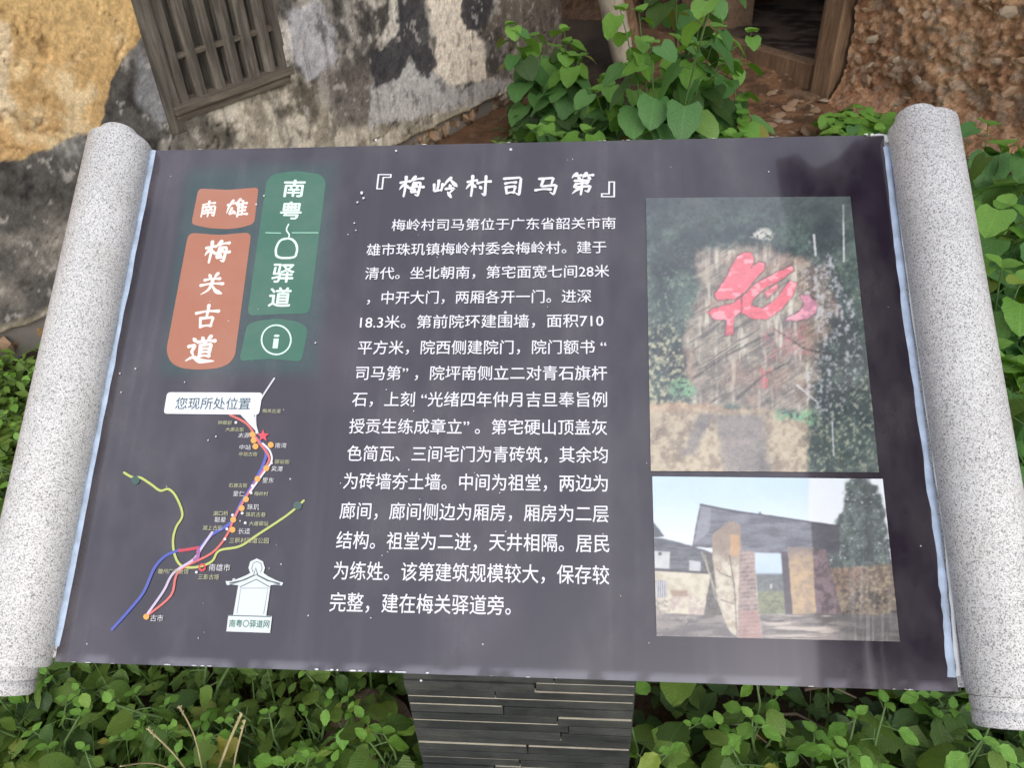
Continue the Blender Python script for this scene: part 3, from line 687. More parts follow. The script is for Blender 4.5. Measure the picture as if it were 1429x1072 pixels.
# map
def mp(q): return [(x/2.82+140, y/2.82+520) for x, y in q]
line('map_route', mp([(95, 395), (128, 413), (160, 415), (200, 440), (238, 466), (270, 460), (300, 490), (325, 560), (300, 610), (288, 660), (295, 720), (322, 762), (380, 767), (440, 745), (470, 702), (550, 685), (620, 640), (740, 560), (802, 505)]), 3.2, (178, 190, 92), label='yellow green line')
line('map_route', mp([(48, 1012), (130, 920), (175, 860), (215, 770), (260, 722), (312, 700)]), 4, (62, 78, 168), label='blue line'); line('map_route', mp([(312, 702), (350, 697), (388, 690)]), 4.2, (186, 48, 66), label='red line')
line('map_route', mp([(385, 705), (440, 640), (515, 592), (556, 515), (600, 445), (642, 365), (652, 305), (610, 255)]), 4.4, (72, 84, 176), label='blue line')
line('map_route', mp([(190, 955), (280, 878), (312, 782), (440, 712), (500, 640), (530, 570), (582, 480), (652, 372), (664, 330), (620, 268), (580, 205), (512, 168)]), 3.2, (206, 98, 86), label='red line')
line('map_route', mp([(188, 950), (250, 862), (290, 790), (368, 737), (400, 692), (442, 630)]), 3.4, (196, 182, 206), label='pale lilac line')
line('map_route', mp([(590, 472), (640, 402), (675, 350), (668, 310), (640, 280)]), 2.6, (214, 216, 228), label='white line')
line('map_route', mp([(372, 738), (385, 728), (388, 700)]), 5, (156, 86, 146), label='purple line')
line('map_route', mp([(686, 24), (630, 112), (612, 170), (616, 240)]), 2.6, (206, 206, 210), label='white line')
for p_ in ((140, 425), (778, 525)): flat('map_marker', disc(*mp([p_])[0], 6), (38, 76, 66), label='dark green blot')
for p_ in ((600, 245), (605, 268), (612, 292), (672, 286), (655, 378), (620, 420), (575, 500), (558, 535), (525, 580), (522, 620), (183, 962)): flat('map_marker', disc(*mp([p_])[0], 4.2), (222, 158, 62), label='orange dot')
for p_ in ((535, 198), (600, 447), (595, 475), (675, 357), (560, 555), (522, 562), (572, 593), (500, 617), (492, 657), (380, 787)): flat('map_marker', disc(*mp([p_])[0], 2, 8), (220, 220, 222), label='white dot')
line('map_marker', disc(*mp([(403, 768)])[0], 4.2)+[disc(*mp([(403, 768)])[0], 4.2)[0]], 2.6, (206, 56, 62), False, 'red ring')
st = []; sc_ = mp([(642, 250)])[0]
for k in range(10): r_ = 9 if k % 2 == 0 else 4; st.append((sc_[0]+r_*math.sin(k*math.pi/5), sc_[1]-r_*math.cos(k*math.pi/5)))
flat('callout_tail', [(334, 577), (354, 577), (362, 607)], (214, 216, 222)); flat('callout', [(234, 548), (367, 548.5), (362, 579.5), (229, 578)], (222, 224, 230), r=5, label='white callout giving the current position')
text('callout_text', '您现所处位置', (246, 563.5), (350, 564), 19, (40, 84, 92), .012)
flat('map_star', st, (208, 62, 74))
for t_, x_, y_, s_, n_ in (("梅关古道", 640, 152, 6.5, 0), ("钟鼓岩", 465, 198, 6.5, 0), ("大源古街", 495, 225, 6.5, 0), ("太源", 545, 248, 8, 1), ("中站", 550, 295, 8, 1), ("中站古街", 548, 322, 6.5, 0), ("南湾", 690, 288, 8, 1), ("驿站街", 688, 352, 7, 0), ("灵潭", 675, 380, 8, 1), ("里东", 640, 425, 8, 1), ("石塘古街", 508, 445, 6.5, 0), ("里仁", 525, 478, 8, 1), ("梅岭村", 608, 478, 6.5, 0), ("珠玑", 580, 530, 8.5, 1), ("珠玑古巷", 575, 560, 7, 0), ("大雄驿站", 588, 595, 6.8, 0), ("湖口桥", 447, 555, 7, 0), ("聪辈", 452, 580, 8, 1), ("湖上古街", 405, 612, 7, 0), ("长迳", 545, 625, 8.5, 1), ("三枫村驿道公园", 510, 662, 8, 0), ("南雄市", 430, 768, 10, 1), ("雄州广州会馆", 230, 783, 7.2, 0), ("三影古塔", 388, 805, 7.4, 0), ("古市", 200, 967, 9, 1)):
    (a0, b0), = mp([(x_, y_)]); text('map_label', t_, (a0, b0), (a0+len(t_)*s_*.98, b0+.3), s_, (206, 206, 206) if n_ else (176, 178, 134), 0, 1)
# pavilion emblem, its coded square left blank
pv = [(495, 822), (520, 822), (575, 800), (592, 790), (585, 770), (592, 745), (618, 733), (642, 745), (650, 770), (644, 790), (662, 803), (705, 824), (722, 828), (716, 840), (690, 836), (672, 838), (655, 958), (678, 960), (670, 1026), (498, 1020), (506, 955), (525, 955), (545, 838), (520, 836), (500, 838)]
flat('pavilion_emblem', mp(pv), (206, 214, 214))
line('emblem_outline', mp([(512, 830), (560, 820), (605, 800), (614, 770), (622, 800), (660, 820), (708, 832)]), 1.8, (58, 74, 78), False); line('emblem_outline', mp([(603, 786), (598, 772), (604, 752), (618, 745), (634, 752), (639, 772), (633, 788)]), 1.0, (88, 104, 106), False)
line('emblem_outline', mp([(540, 948), (555, 850), (662, 850), (645, 950)]), 1.0, (120, 134, 136), False)
line('emblem_outline', mp([(508, 838), (575, 816), (617, 796), (662, 818), (712, 840)]), 1.2, (88, 104, 106), False)
line('emblem_outline', mp([(552, 845), (616, 815), (668, 845)]), 1.3, (88, 104, 106), False)
line('emblem_outline', mp([(506, 957), (674, 962)]), 1.3, (88, 104, 106), False)
text('emblem_text', '南粤〇驿道网', mp([(510, 988)])[0], mp([(667, 991)])[0], 10, (50, 110, 90), .02)
# bird droppings and scratches
dk = Ink(); R = random.Random(5)
spots = [(505, 270, 3.2), (508, 277, 2.2), (499, 283, 1.8), (495, 312, 1.5), (497, 322, 1.2), (486, 328, 1), (553, 211, 2), (525, 196, 2.2), (369, 274, 1.6), (358, 286, 1.8), (168, 522, 1.4), (170, 548, 1.2), (302, 610, 1.5), (291, 615, 1.2), (441, 479, 1.6), (190, 515, 1.5), (588, 950, 1.5)] + [(R.uniform(230, 1210), R.uniform(215, 900), R.uniform(.5, 1.2)) for _ in range(70)]
for x_, y_, r_ in spots:
    cc = np.array(SP(x_, y_)); n = 7; z_ = nz(.000001); rr = r_/1130
    dk.mb.add([(cc[0]+rr*R.uniform(.6, 1.2)*math.cos(6.283*k/n), cc[1]+rr*R.uniform(.6, 1.3)*math.sin(6.283*k/n), z_) for k in range(n)], [tuple(range(n))])
for (x0, y0), (x1, y1), n_, w_ in (((218, 210.5), (1228, 188.5), 14, .6), ((78, 923.5), (1336, 965), 12, .6), ((190, 926.5), (345, 931.5), 5, 1.0), ((430, 934.2), (600, 939.6), 16, 1.5), ((1200, 188), (1234, 189), 12, 2.4)):
    for _ in range(n_):
        t = R.random(); cc = np.array(SP(x0+(x1-x0)*t, y0+(y1-y0)*t)); z_ = nz(.000001); a_, b_ = R.uniform(.8, 6)/1130, R.uniform(.3, 1)*w_/1130
        dk.mb.add([(cc[0]+a_*math.cos(6.283*k/7)*R.uniform(.6, 1), cc[1]+b_*math.sin(6.283*k/7)*R.uniform(.6, 1.2), z_) for k in range(7)], [tuple(range(7))])
o = dk.build('dirt_spots', (206, 208, 210)); o['kind'] = 'stuff'

# printed photographs
def photo(name, quad, nu, nv, painter, label):
    tl, tr, br, bl = [np.array(p, float) for p in SPa(quad)]
    a, b = np.meshgrid(np.linspace(0, 1, nu), np.linspace(0, 1, nv), indexing='ij')
    P = (bl*(1-a)[..., None]+br*a[..., None])*(1-b)[..., None] + (tl*(1-a)[..., None]+tr*a[..., None])*b[..., None]
    PX, PY = toPx(P[..., 0], P[..., 1]); c = painter(PX, PY)
    v = np.stack([P[..., 0], P[..., 1], np.full(a.shape, nz())], -1).reshape(-1, 3)
    o = link(name, mesh(name, v, gridfaces(nu, nv), M_photo, False, c.reshape(-1, 3)), sheet); o['label'] = label
def cliff(PX, PY):
    x, y = (PX-860)*2.145, (PY-170)*2.145
    n1 = fbm(x/70, y/70, 1, 5, .6); n2 = fbm(x/24, y/24, 2, 5, .65); n3 = fbm(x/9, y/9, 3, 3, .7); n4 = fbm(x/5, y/5, 4, 2, .7)
    wb = 60*(fbm(x/45, y/45, 4, 5, .6)-.5); P = lambda pts, s=14, w=1.: ss(-s, s, psd(x, y, pts)+wb*w)
    c = np.zeros(x.shape+(3,))+L(70, 90, 82)
    c = mix(c, L(34, 50, 52), ss(.35, .65, n1)); c = mix(c, L(128, 146, 118), ss(.5, .85, .5*n3+.5*n4)*ss(.35, .6, n2)*ss(330, 440, y)); c = mix(c, L(24, 34, 34), ss(.5, .3, n3)*.55)
    c = mix(c, L(186, 180, 140), ss(.45, .75, n3)*ss(560, 680, y)*ss(330, 200, x)*.8)
    st = fbm((x*.55+y*.85)/10, (x*.85-y*.55)/110, 5, 5, .62); sv = fbm(x/13, y/95, 6, 5, .6)
    cl = P([(250, 395), (380, 378), (540, 395), (620, 440), (655, 560), (620, 660), (590, 780), (570, 880), (225, 855), (205, 640), (255, 520)])
    cc = mix(np.zeros(c.shape)+L(158, 146, 128), L(104, 94, 86), ss(.35, .65, .5*st+.5*n2)); cc = mix(cc, L(206, 200, 180), ss(.5, .75, sv)*.7); cc = mix(cc, L(64, 56, 54), ss(.42, .3, st)*.7); cc = mix(cc, L(150, 112, 92), ss(.5, .7, n1)*.4)
    c = c*(1-cl[..., None])+cc*cl[..., None]
    rk = P([(560, 360), (640, 420), (710, 560), (730, 760), (650, 900), (560, 820), (600, 640), (560, 480)]); c = mix(c, L(176, 176, 186), rk*ss(.5, .7, .6*n3+.4*sv)*.85); c = mix(c, L(60, 62, 70), rk*ss(.48, .34, n3)*.6)
    ld = P([(60, 838), (240, 842), (480, 868), (575, 900), (575, 1100), (60, 1100)], 8, .5)
    lc = mix(np.zeros(c.shape)+L(178, 162, 132), L(138, 120, 98), ss(.4, .65, n2)); lc = mix(lc, L(112, 106, 106), np.maximum(P([(190, 1000), (250, 870), (290, 880), (235, 1000)], 10, .5), P([(300, 880), (440, 880), (460, 1060), (320, 1060)], 16, .6))*.8); lc = mix(lc, L(176, 130, 92), ss(880, 840, y)*.5)
    c = c*(1-ld[..., None])+lc*ld[..., None]
    c = mix(c, L(50, 62, 58), P([(575, 900), (720, 860), (740, 1100), (565, 1100)], 20)*.7*ss(.35, .6, n2)); c = mix(c, L(150, 156, 132), P([(575, 900), (800, 700), (800, 1100), (565, 1100)], 20)*ss(.55, .75, n3)*.7)
    c = mix(c, L(104, 158, 112), np.maximum(P([(160, 785), (200, 765), (242, 800), (238, 825), (165, 822)], 8, .4), P([(470, 862), (580, 865), (590, 905), (480, 892)], 8, .5))*ss(.3, .6, n3))
    c = mix(c, L(226, 222, 208), P([(400, 345), (425, 322), (450, 318), (470, 338), (460, 352), (430, 350)], 6, .25)*.6*ss(.35, .55, n3))
    for p_ in ([(235, 765), (330, 700), (430, 650), (470, 636)], [(360, 830), (440, 760), (520, 720)], [(470, 620), (560, 680), (640, 700)]): c = mix(c, L(54, 48, 48), ss(6, 1, pdist(x, y, p_)+9*(n3-.5))*.75)
    for p_, w in (([(590, 340), (596, 400)], 2.5), ([(678, 250), (680, 420)], 1.8), ([(540, 790), (600, 840)], 2), ([(645, 900), (650, 1000)], 1.5)): c = mix(c, L(212, 214, 216), ss(w+1, w-.5, pdist(x, y, p_)+3*(n4-.5))*.7)
    c = mix(c, L(196, 96, 110), P([(430, 620), (570, 610), (585, 700), (440, 720)], 16)*ss(.45, .65, n3)*.4); c = mix(c, L(206, 78, 92), P([(430, 740), (465, 738), (450, 800), (425, 800)], 5, .3)*ss(.4, .6, n3)*.8)
    w2 = 5*(fbm(x/10, y/10, 7, 3)-.5)
    for pts, al, col in (([(362, 402), (385, 390), (406, 393), (413, 412), (402, 438), (425, 420), (446, 424), (440, 446), (410, 480), (385, 512), (355, 532), (300, 536), (292, 516), (320, 480), (340, 440)], 1, (228, 84, 104)),
                         ([(273, 572), (290, 560), (345, 545), (372, 528), (380, 566), (352, 586), (350, 640), (325, 642), (328, 596), (288, 593)], .95, (222, 70, 94)),
                         ([(376, 522), (420, 482), (470, 455), (527, 430), (532, 446), (490, 476), (442, 502), (412, 530), (404, 552), (440, 558), (480, 528), (505, 492), (520, 477), (540, 484), (532, 516), (497, 562), (450, 593), (405, 592), (374, 572)], .95, (224, 72, 94)),
                         ([(440, 512), (480, 486), (486, 500), (452, 530)], .8, (220, 80, 100)),
                         ([(548, 518), (577, 520), (602, 545), (599, 572), (576, 591), (540, 599), (504, 597), (512, 584), (546, 569), (560, 548)], .8, (196, 116, 146))):
        d = psd(x, y, pts)+w2; c = mix(c, L(74, 36, 44), ss(-4, -1, d)*al*.65); c = mix(c, L(*col), ss(0, 2.5, d)*al*(.82+.18*ss(.3, .6, st)))
        c = mix(c, L(244, 168, 178), ss(1, 4, d)*al*ss(.56, .7, fbm(x/26, y/14, 3, 3))*.6)
    c = c*(.86+.3*fbm(x/110, y/90, 2, 3))[..., None]
    c = mix(c, L(44, 50, 56), ss(350, 235, y)*.6)
    return c
_c0 = cliff
def soften(fn, amt, tint, gs):
    def g(PX, PY):
        c = fn(PX, PY); acc = c*0; k = 0
        for dx, dy in ((0, 0), (.9, .3), (-.8, .6), (.3, -.9), (-.4, -.7)): acc += fn(PX+dx, PY+dy); k += 1
        c = acc/k; g1 = fbm(PX/1.6, PY/1.6, 3, 2); g2 = fbm(PX/7, PY/6, 5, 4, .7); g3 = fbm(PX/26, PY/22, 6, 3)
        c = c*(1+gs*np.clip(1.3-c.mean(-1)*2.2, .12, 1)*(1.1*(g1-.5)+1.5*(g2-.5)+1.2*(g3-.5)))[..., None]
        m = c.mean(-1, keepdims=True); c = m+(c-m)*.82
        return c*(1-amt)+L(*tint)*amt
    return g
photo('cliff_photo', [(901, 277), (1186, 275), (1226, 660), (908, 658)], 250, 310, soften(lambda a, b: cliff(a, b)*1.12, .10, (165, 175, 180), .5), 'upper photo of a cliff with a large red character')
def gate(PX, PY):
    x, y = (PX-860)*3.248, (PY-640)*3.248
    n1 = fbm(x/90, y/90, 1, 4); n2 = fbm(x/28, y/28, 2, 5, .65); n3 = fbm(x/11, y/11, 3, 4, .7); wb = 7*(fbm(x/26, y/26, 4, 4)-.5)
    P = lambda pts, s=3, w=1: ss(-s, s, psd(x, y, pts)+wb*w)
    def put(c, pts, col, s=3, w=1, al=1.): return c*(1-(P(pts, s, w)*al)[..., None])+col*(P(pts, s, w)*al)[..., None]
    def two(a, b, m): return mix(np.zeros(x.shape+(3,))+L(*a), L(*b), m)
    c = two((176, 206, 224), (216, 226, 232), ss(90, 420, y)*.8+.2*n1); c = mix(c, L(224, 226, 228), ss(860, 880, x)*.7)
    c = put(c, [(960, 330), (1020, 240), (1040, 110), (1110, 70), (1180, 130), (1215, 230), (1260, 520), (940, 520), (930, 400)], two((84, 100, 92), (50, 62, 62), ss(.35, .6, n2)), 10, 5, .95)
    c = mix(c, L(190, 200, 204), P([(960, 330), (1040, 80), (1230, 120), (1260, 470), (960, 470)], 20, 5)*ss(.62, .8, n3)*.9)
    c = put(c, [(1120, 60), (1150, 60), (1170, 470), (1130, 470)], two((46, 52, 54), (70, 76, 76), n3), 8, 2, .6)
    c = put(c, [(940, 500), (1290, 478), (1310, 730), (950, 725)], two((104, 88, 76), (158, 142, 112), ss(.35, .75, n3)), 8, 2); c = mix(c, L(146, 96, 86), P([(960, 500), (1130, 500), (1060, 620), (980, 600)], 12, 3)*ss(.4, .7, n3)*.6); c = mix(c, L(48, 46, 46), P([(950, 590), (1300, 610), (1310, 720), (960, 715)], 18, 3)*ss(.6, .35, n2)*.8)
    c = put(c, [(100, 240), (168, 290), (218, 355), (100, 370)], two((88, 94, 100), (70, 76, 84), n2)); c = put(c, [(100, 360), (215, 362), (330, 392), (432, 428), (440, 530), (100, 500)], two((104, 108, 114), (78, 82, 90), ss(.3, .7, fbm(x/50, y/8, 5, 3))))
    c = put(c, [(172, 420), (242, 424), (240, 500), (172, 498)], two((204, 206, 206), (176, 178, 180), n2), 2, .3); c = put(c, [(330, 462), (382, 470), (380, 512), (330, 508)], two((196, 200, 202), (170, 172, 176), n2), 2, .3)
    c = put(c, [(190, 425), (206, 426), (206, 440), (190, 440)], two((80, 84, 90), (80, 84, 90), n2), 2, .2)
    c = put(c, [(395, 425), (460, 430), (520, 760), (385, 750)], two((104, 98, 88), (72, 68, 64), ss(.3, .7, n3)), 4)
    c = put(c, [(100, 505), (428, 522), (405, 640), (392, 745), (100, 745)], two((206, 198, 172), (186, 176, 150), ss(.35, .7, n2))); c = mix(c, L(176, 152, 150), P([(100, 610), (400, 620), (390, 745), (100, 745)], 20)*ss(.4, .7, n2)*.75)
    c = mix(c, L(58, 56, 60), P([(174, 500), (425, 516), (425, 526), (174, 511)], 2, .3)*.9); c = mix(c, L(146, 104, 80), P([(245, 600), (320, 598), (325, 624), (250, 628)], 5)*.7)
    wn = P([(178, 553), (228, 555), (230, 632), (182, 632)], 2, .2); c = mix(c, L(92, 94, 102), wn); c = mix(c, L(208, 210, 214), wn*(np.mod(x-182, 10) < 5)*.9)
    c = mix(c, L(104, 106, 100), P([(160, 640), (240, 640), (240, 735), (160, 735)], 8, 3)*ss(.4, .65, n3)*.7)
    roof = [(380, 206), (470, 224), (560, 240), (640, 250), (650, 240), (664, 254), (750, 266), (880, 286), (1010, 304), (1010, 432), (560, 432), (470, 410), (342, 400), (356, 320)]
    c = put(c, roof, two((118, 122, 132), (92, 94, 104), ss(.3, .7, fbm(x/90, y/16, 7, 4))), 2, .6); c = mix(c, L(146, 150, 160), P([(384, 218), (430, 228), (420, 330), (352, 392)], 4, .5)*.6)
    c = mix(c, L(62, 62, 70), ss(6, 2, pdist(x, y, [(380, 210), (470, 228), (560, 244), (750, 270), (880, 290), (1010, 308)]))*.9); c = mix(c, L(72, 70, 76), P([(880, 290), (1010, 306), (1010, 432), (890, 432)], 3)*.8)
    c = mix(c, L(84, 80, 82), P([(345, 392), (430, 392), (430, 404), (345, 402)], 2, .3)*.8)
    c = put(c, [(772, 400), (892, 404), (906, 730), (792, 728)], mix(two((190, 160, 116), (158, 136, 112), ss(.35, .7, n2)), L(128, 118, 116), ss(480, 400, y)*.8))
    c = put(c, [(888, 410), (948, 412), (985, 560), (1025, 728), (904, 728)], two((132, 112, 116), (94, 80, 84), ss(.35, .7, n2)))
    c = put(c, [(738, 420), (776, 425), (800, 728), (762, 716)], two((92, 80, 88), (70, 62, 70), n2), 2, .5)
    c = put(c, [(432, 402), (434, 346), (500, 292), (532, 284), (562, 300), (568, 440), (556, 815), (520, 790), (490, 740), (455, 640)], mix(two((204, 196, 174), (170, 154, 130), ss(.35, .7, n2)), L(140, 120, 104), ss(500, 400, y)*.85), 3)
    c = mix(c, L(196, 152, 100), P([(515, 345), (555, 350), (562, 440), (514, 440)], 4)*.85)
    for p_ in ([(512, 440), (536, 600), (545, 800)], [(455, 500), (470, 520), (520, 540)], [(470, 640), (530, 660)]): c = mix(c, L(76, 70, 66), ss(4, 1.5, pdist(x, y, p_)+4*(n3-.5))*.8)
    c = put(c, [(556, 418), (628, 424), (632, 560), (644, 690), (662, 820), (548, 820)], two((164, 142, 132), (132, 112, 106), ss(.35, .65, n2)), 3); bpm = P([(556, 418), (628, 424), (644, 690), (662, 820), (548, 820)], 3)
    c = mix(c, L(196, 184, 172), bpm*(np.mod(y+.08*x, 19) < 3.5)*.5); c = mix(c, L(120, 96, 88), bpm*(np.mod(x+np.floor(y/19)*17, 34) < 3)*.4); c = mix(c, L(176, 128, 116), P([(560, 690), (645, 690), (664, 818), (552, 818)], 6)*.5)
    for p_ in ([(400, 440), (450, 640)], [(385, 425), (435, 560)], [(412, 500), (485, 700)]): c = mix(c, L(170, 164, 150), ss(4, 1, pdist(x, y, p_))*.8)
    gr = ss(-4, 4, y-706-12*(n1-.5))*(1-bpm)*(1-P([(432, 402), (568, 440), (556, 815), (520, 790), (490, 740), (455, 640)])); gc = two((136, 128, 122), (98, 92, 90), ss(.35, .65, fbm(x/80, y/16, 5, 5))); gc = mix(gc, L(198, 184, 170), ss(.5, .66, fbm(x/150, y/11, 6, 3))*ss(600, 700, x)*ss(1010, 940, x)*.85); gc = mix(gc, L(70, 66, 66), ss(980, 1060, x)*.5); gc = mix(gc, L(186, 176, 160), ss(.55, .7, n2)*ss(420, 300, x)*.5)
    c = c*(1-gr[..., None])+gc*gr[..., None]
    dm = P([(627, 428), (744, 432), (765, 706), (644, 706)], 2, .2); dc = mix(two((192, 212, 226), (170, 196, 214), n1), L(108, 116, 118), ss(515, 530, y)); dc = mix(dc, L(132, 138, 100), ss(595, 610, y)); dc = mix(dc, L(90, 96, 84), ss(.55, .4, n3)*ss(525, 540, y)*.6); dc = mix(dc, L(206, 202, 196), ss(8, 3, np.hypot((x-700)*1.2, (y-580)*.5))*.8)
    c = c*(1-dm[..., None])+dc*dm[..., None]
    c = mix(c, L(206, 210, 214), ss(.5, .75, fbm(x/9, y/300, 2, 3))*ss(1040, 1080, x)*ss(1260, 1220, x)*ss(300, 500, y)*.18)
    return c
photo('gate_photo', [(910, 665.5), (1231, 669), (1255, 896), (916, 888)], 290, 210, soften(gate, .05, (190, 195, 205), .28), 'lower photo of an old tiled gateway against pale sky')

# granite scrolls: bodies of a rolled book with a curled core showing at both ends
def scroll(xc, r, sgn, y0, y1, lab, zc):
    n = 40; core = .70
    def ring(y, rr, dx=0., dz=0.): return [(xc+dx+rr*math.cos(2*math.pi*k/n), y, zc+dz+rr*math.sin(2*math.pi*k/n)) for k in range(n)]
    prof = [(y0, r-.003), (y0+.003, r), (y1-.003, r), (y1, r-.003)]
    v = []; f = []
    for y_, rr in prof: v += ring(y_, rr)
    for i in range(3): f += [(i*n+k, i*n+(k+1) % n, (i+1)*n+(k+1) % n, (i+1)*n+k) for k in range(n)]
    f += [tuple(range(n)), tuple(range(4*n-1, 3*n-1, -1))]
    me = mesh('scroll', v, f, M_gran, False); me.polygons.foreach_set('use_smooth', np.ones(len(me.polygons), bool))
    sc = link('scroll', me, sign, MS); sc['label'] = lab
    e = sc.modifiers.new('e', 'EDGE_SPLIT'); e.split_angle = rad(50)
    cr = r*.8; dx = sgn*r*.14; dz = -.002
    pr = [(y0-.030, cr-.003), (y0-.027, cr), (y0-.016, cr), (y0-.014, cr-.002), (y0-.012, cr), (y0-.0005, cr)]; cr2 = r*.60
    for s_, ys in ((1, pr), (2, [(y1+.0005, cr2), (y1+.017, cr2), (y1+.020, cr2-.003)])):
        v = []; f = []
        for y_, rr in ys: v += ring(y_, rr, dx, dz)
        for i in range(len(ys)-1): f += [(i*n+k, i*n+(k+1) % n, (i+1)*n+(k+1) % n, (i+1)*n+k) for k in range(n)]
        f += [tuple(range(n)), tuple(range(len(ys)*n-1, (len(ys)-1)*n-1, -1))]
        me = mesh('scroll_core', v, f, M_gran); me.polygons.foreach_set('use_smooth', np.ones(len(me.polygons), bool))
        k_ = link('scroll_core', me, sc); k_.modifiers.new('e', 'EDGE_SPLIT').split_angle = rad(50)
scroll(-.044, .0415, -1, -.006, .692, 'left granite scroll', .012)
scroll(1.047, .0415, -1, -.002, .690, 'right granite scroll', .012)
# sealant along the scrolls
def strip(pts, w, m, label, z):
    P = []; R = random.Random(3)
    for (x0, y0), (x1, y1) in zip(pts[:-1], pts[1:]):
        for k in range(14): t = k/14; P.append(np.array(SP(x0+(x1-x0)*t, y0+(y1-y0)*t))+np.array([R.uniform(-.0003, .0003), 0]))
    mb = MB(); n = len(P); v = []
    for p in P:
        ww = w/1130*R.uniform(.75, 1.2)
        v += [(p[0]-ww, p[1], z-.0008), (p[0], p[1], z+.0012), (p[0]+ww, p[1], z-.0008)]
    f = [q_ for i in range(n-1) for q_ in ((3*i, 3*i+1, 3*i+4, 3*i+3), (3*i+1, 3*i+2, 3*i+5, 3*i+4))]
    mb.add(v, f); o = mb.build('sealant_strip', m, sign, True, MS); o['label'] = label
strip([(214, 210), (146, 560), (74, 929)], 4.2, M_seal, 'pale blue sealant strip on the left', .001)
strip([(1237, 205), (1262, 420), (1310, 760), (1330, 960)], 4.5, M_seal, 'blue sealant strip on the right', .001)
strip([(1243, 196), (1272, 420), (1318, 740), (1339, 960)], 2.5, M_sealw, 'white sealant line on the right', .0015)
strip([(1212, 190), (1236, 189), (1240, 200)], 3.5, M_sealw, 'white sealant dab in the top right corner', .001)

# slate pillar
pfy = O0[1]+.07
def on_y(px, py, y): r = ray(px, py); return CAM + r*((y-0)/r[1])
pl, pr_ = on_y(563, 950, pfy)[0], on_y(888, 950, pfy)[0]
ztop = lambda y: O0[2] + (y-O0[1])*.7002 - .048
dp = .30; z_ = .0; rh = .0195; row = 0
core = MB().box(pl+.008-root0[0], pr_-.008-root0[0], pfy+.008-root0[1], pfy+dp-.008-root0[1], -.05, ztop(pfy)-.004).build('pillar', M_dark, sign)
core['label'] = 'dark slate clad pillar'
random.seed(4)
while z_ < ztop(pfy)-.002:
    h_ = rh*random.choice([.96, 1, 1, 1.04]); z1 = min(z_+h_, ztop(pfy))
    cuts = sorted([pl] + ([pl+(pr_-pl)*random.uniform(.3, .72)] if random.random() < .5 else []) + [pr_])
    for x0, x1 in zip(cuts[:-1], cuts[1:]):
        pd = random.choice([0, .0008, .0015, .0025])
        MB().box(x0+.0008-root0[0], x1-.0008-root0[0], pfy-pd-root0[1], pfy+.014-root0[1], z_+.0012, z1-.0012, .0003).build('slate_strip', M_slate, core, bevel=.0006)
        if random.random() < .45 and z_ > .2:
            MB().box(x0+.002-root0[0], x1-.002-root0[0], pfy-max(pd-.0004, .0002)-root0[1], pfy+.004-root0[1], z1-.0008, z1+.0006, .0001).build('beige_line', M_beige, core)  # thin beige line along the top of some strips
    for xs in (0, 1):
        xx0, xx1 = (pl-.002, pl+.010) if xs == 0 else (pr_-.010, pr_+.002)
        MB().box(xx0-root0[0], xx1-root0[0], pfy+.0145-root0[1], pfy+dp-root0[1], z_+.0012, z1-.0012, .0003).build('slate_strip', M_slate, core)
    z_ = z1
MB().box(pl-.0-root0[0], pr_-root0[0], pfy+.02-root0[1], pfy+dp-.01-root0[1], ztop(pfy)-.002, ztop(pfy)+.02).build('cap_block', M_dark, core)

# ------------------------------------------------------------------ foliage
def leafmesh(kind, m, seed):
    R = random.Random(seed); N = 9; v = []; uv = []
    for i in range(N):
        t = i/(N-1)
        if kind == 'heart': w = .54*(math.sin(math.pi*min(1, (t+.10)/1.12)**.66))**.75 if t < 1 else 0; y = t - (.0)
        elif kind == 'oval': w = .34*math.sin(math.pi*t**.85)**.85
        elif kind == 'lance': w = .17*math.sin(math.pi*t**.8)**.9
        if kind != 'heart': y = t
        w *= R.uniform(.95, 1.05)
        for j, u_ in enumerate((-1, -.5, 0, .5, 1)):
            back = -.16*abs(u_)**1.2*(1-t)**2.5 if kind == 'heart' else -.02*abs(u_)
            ser = (.02 if (i % 2) else -.012)*(abs(u_) == 1)
            zz = .16*abs(u_)*w*2*.55 - .22*t*t + .025*math.sin(t*9+j*2+seed) - .05*abs(u_)**2*w
            v.append((u_*(w+ser*(0 < i < N-1)), y+back, zz)); uv.append((u_*w, y+back))
    f = [(i*5+j, i*5+j+1, (i+1)*5+j+1, (i+1)*5+j) for i in range(N-1) for j in range(4)]
    return mesh('leaf', v, f, m, True, uv=uv)
LM = {('heart', 'A'): [leafmesh('heart', M_leafA, i) for i in range(5)], ('heart', 'B'): [leafmesh('heart', M_leafB, i+9) for i in range(4)],
      ('oval', 'B'): [leafmesh('oval', M_leafB, i+20) for i in range(4)], ('oval', 'C'): [leafmesh('oval', M_leafC, i+30) for i in range(3)],
      ('lance', 'B'): [leafmesh('lance', M_leafB, i+40) for i in range(3)], ('heart', 'C'): [leafmesh('heart', M_leafC, i+60) for i in range(3)],
      ('oval', 'D'): [leafmesh('oval', M_leafD, i+50) for i in range(3)], ('heart', 'D'): [leafmesh('heart', M_leafD, i+70) for i in range(3)]}
def leafmat(p, az, tilt, s, roll=0):
    return Matrix.Translation(p) @ Matrix.Rotation(az, 4, 'Z') @ Matrix.Rotation(tilt, 4, 'X') @ Matrix.Rotation(roll, 4, 'Y') @ Matrix.Diagonal((s, s, s, 1))
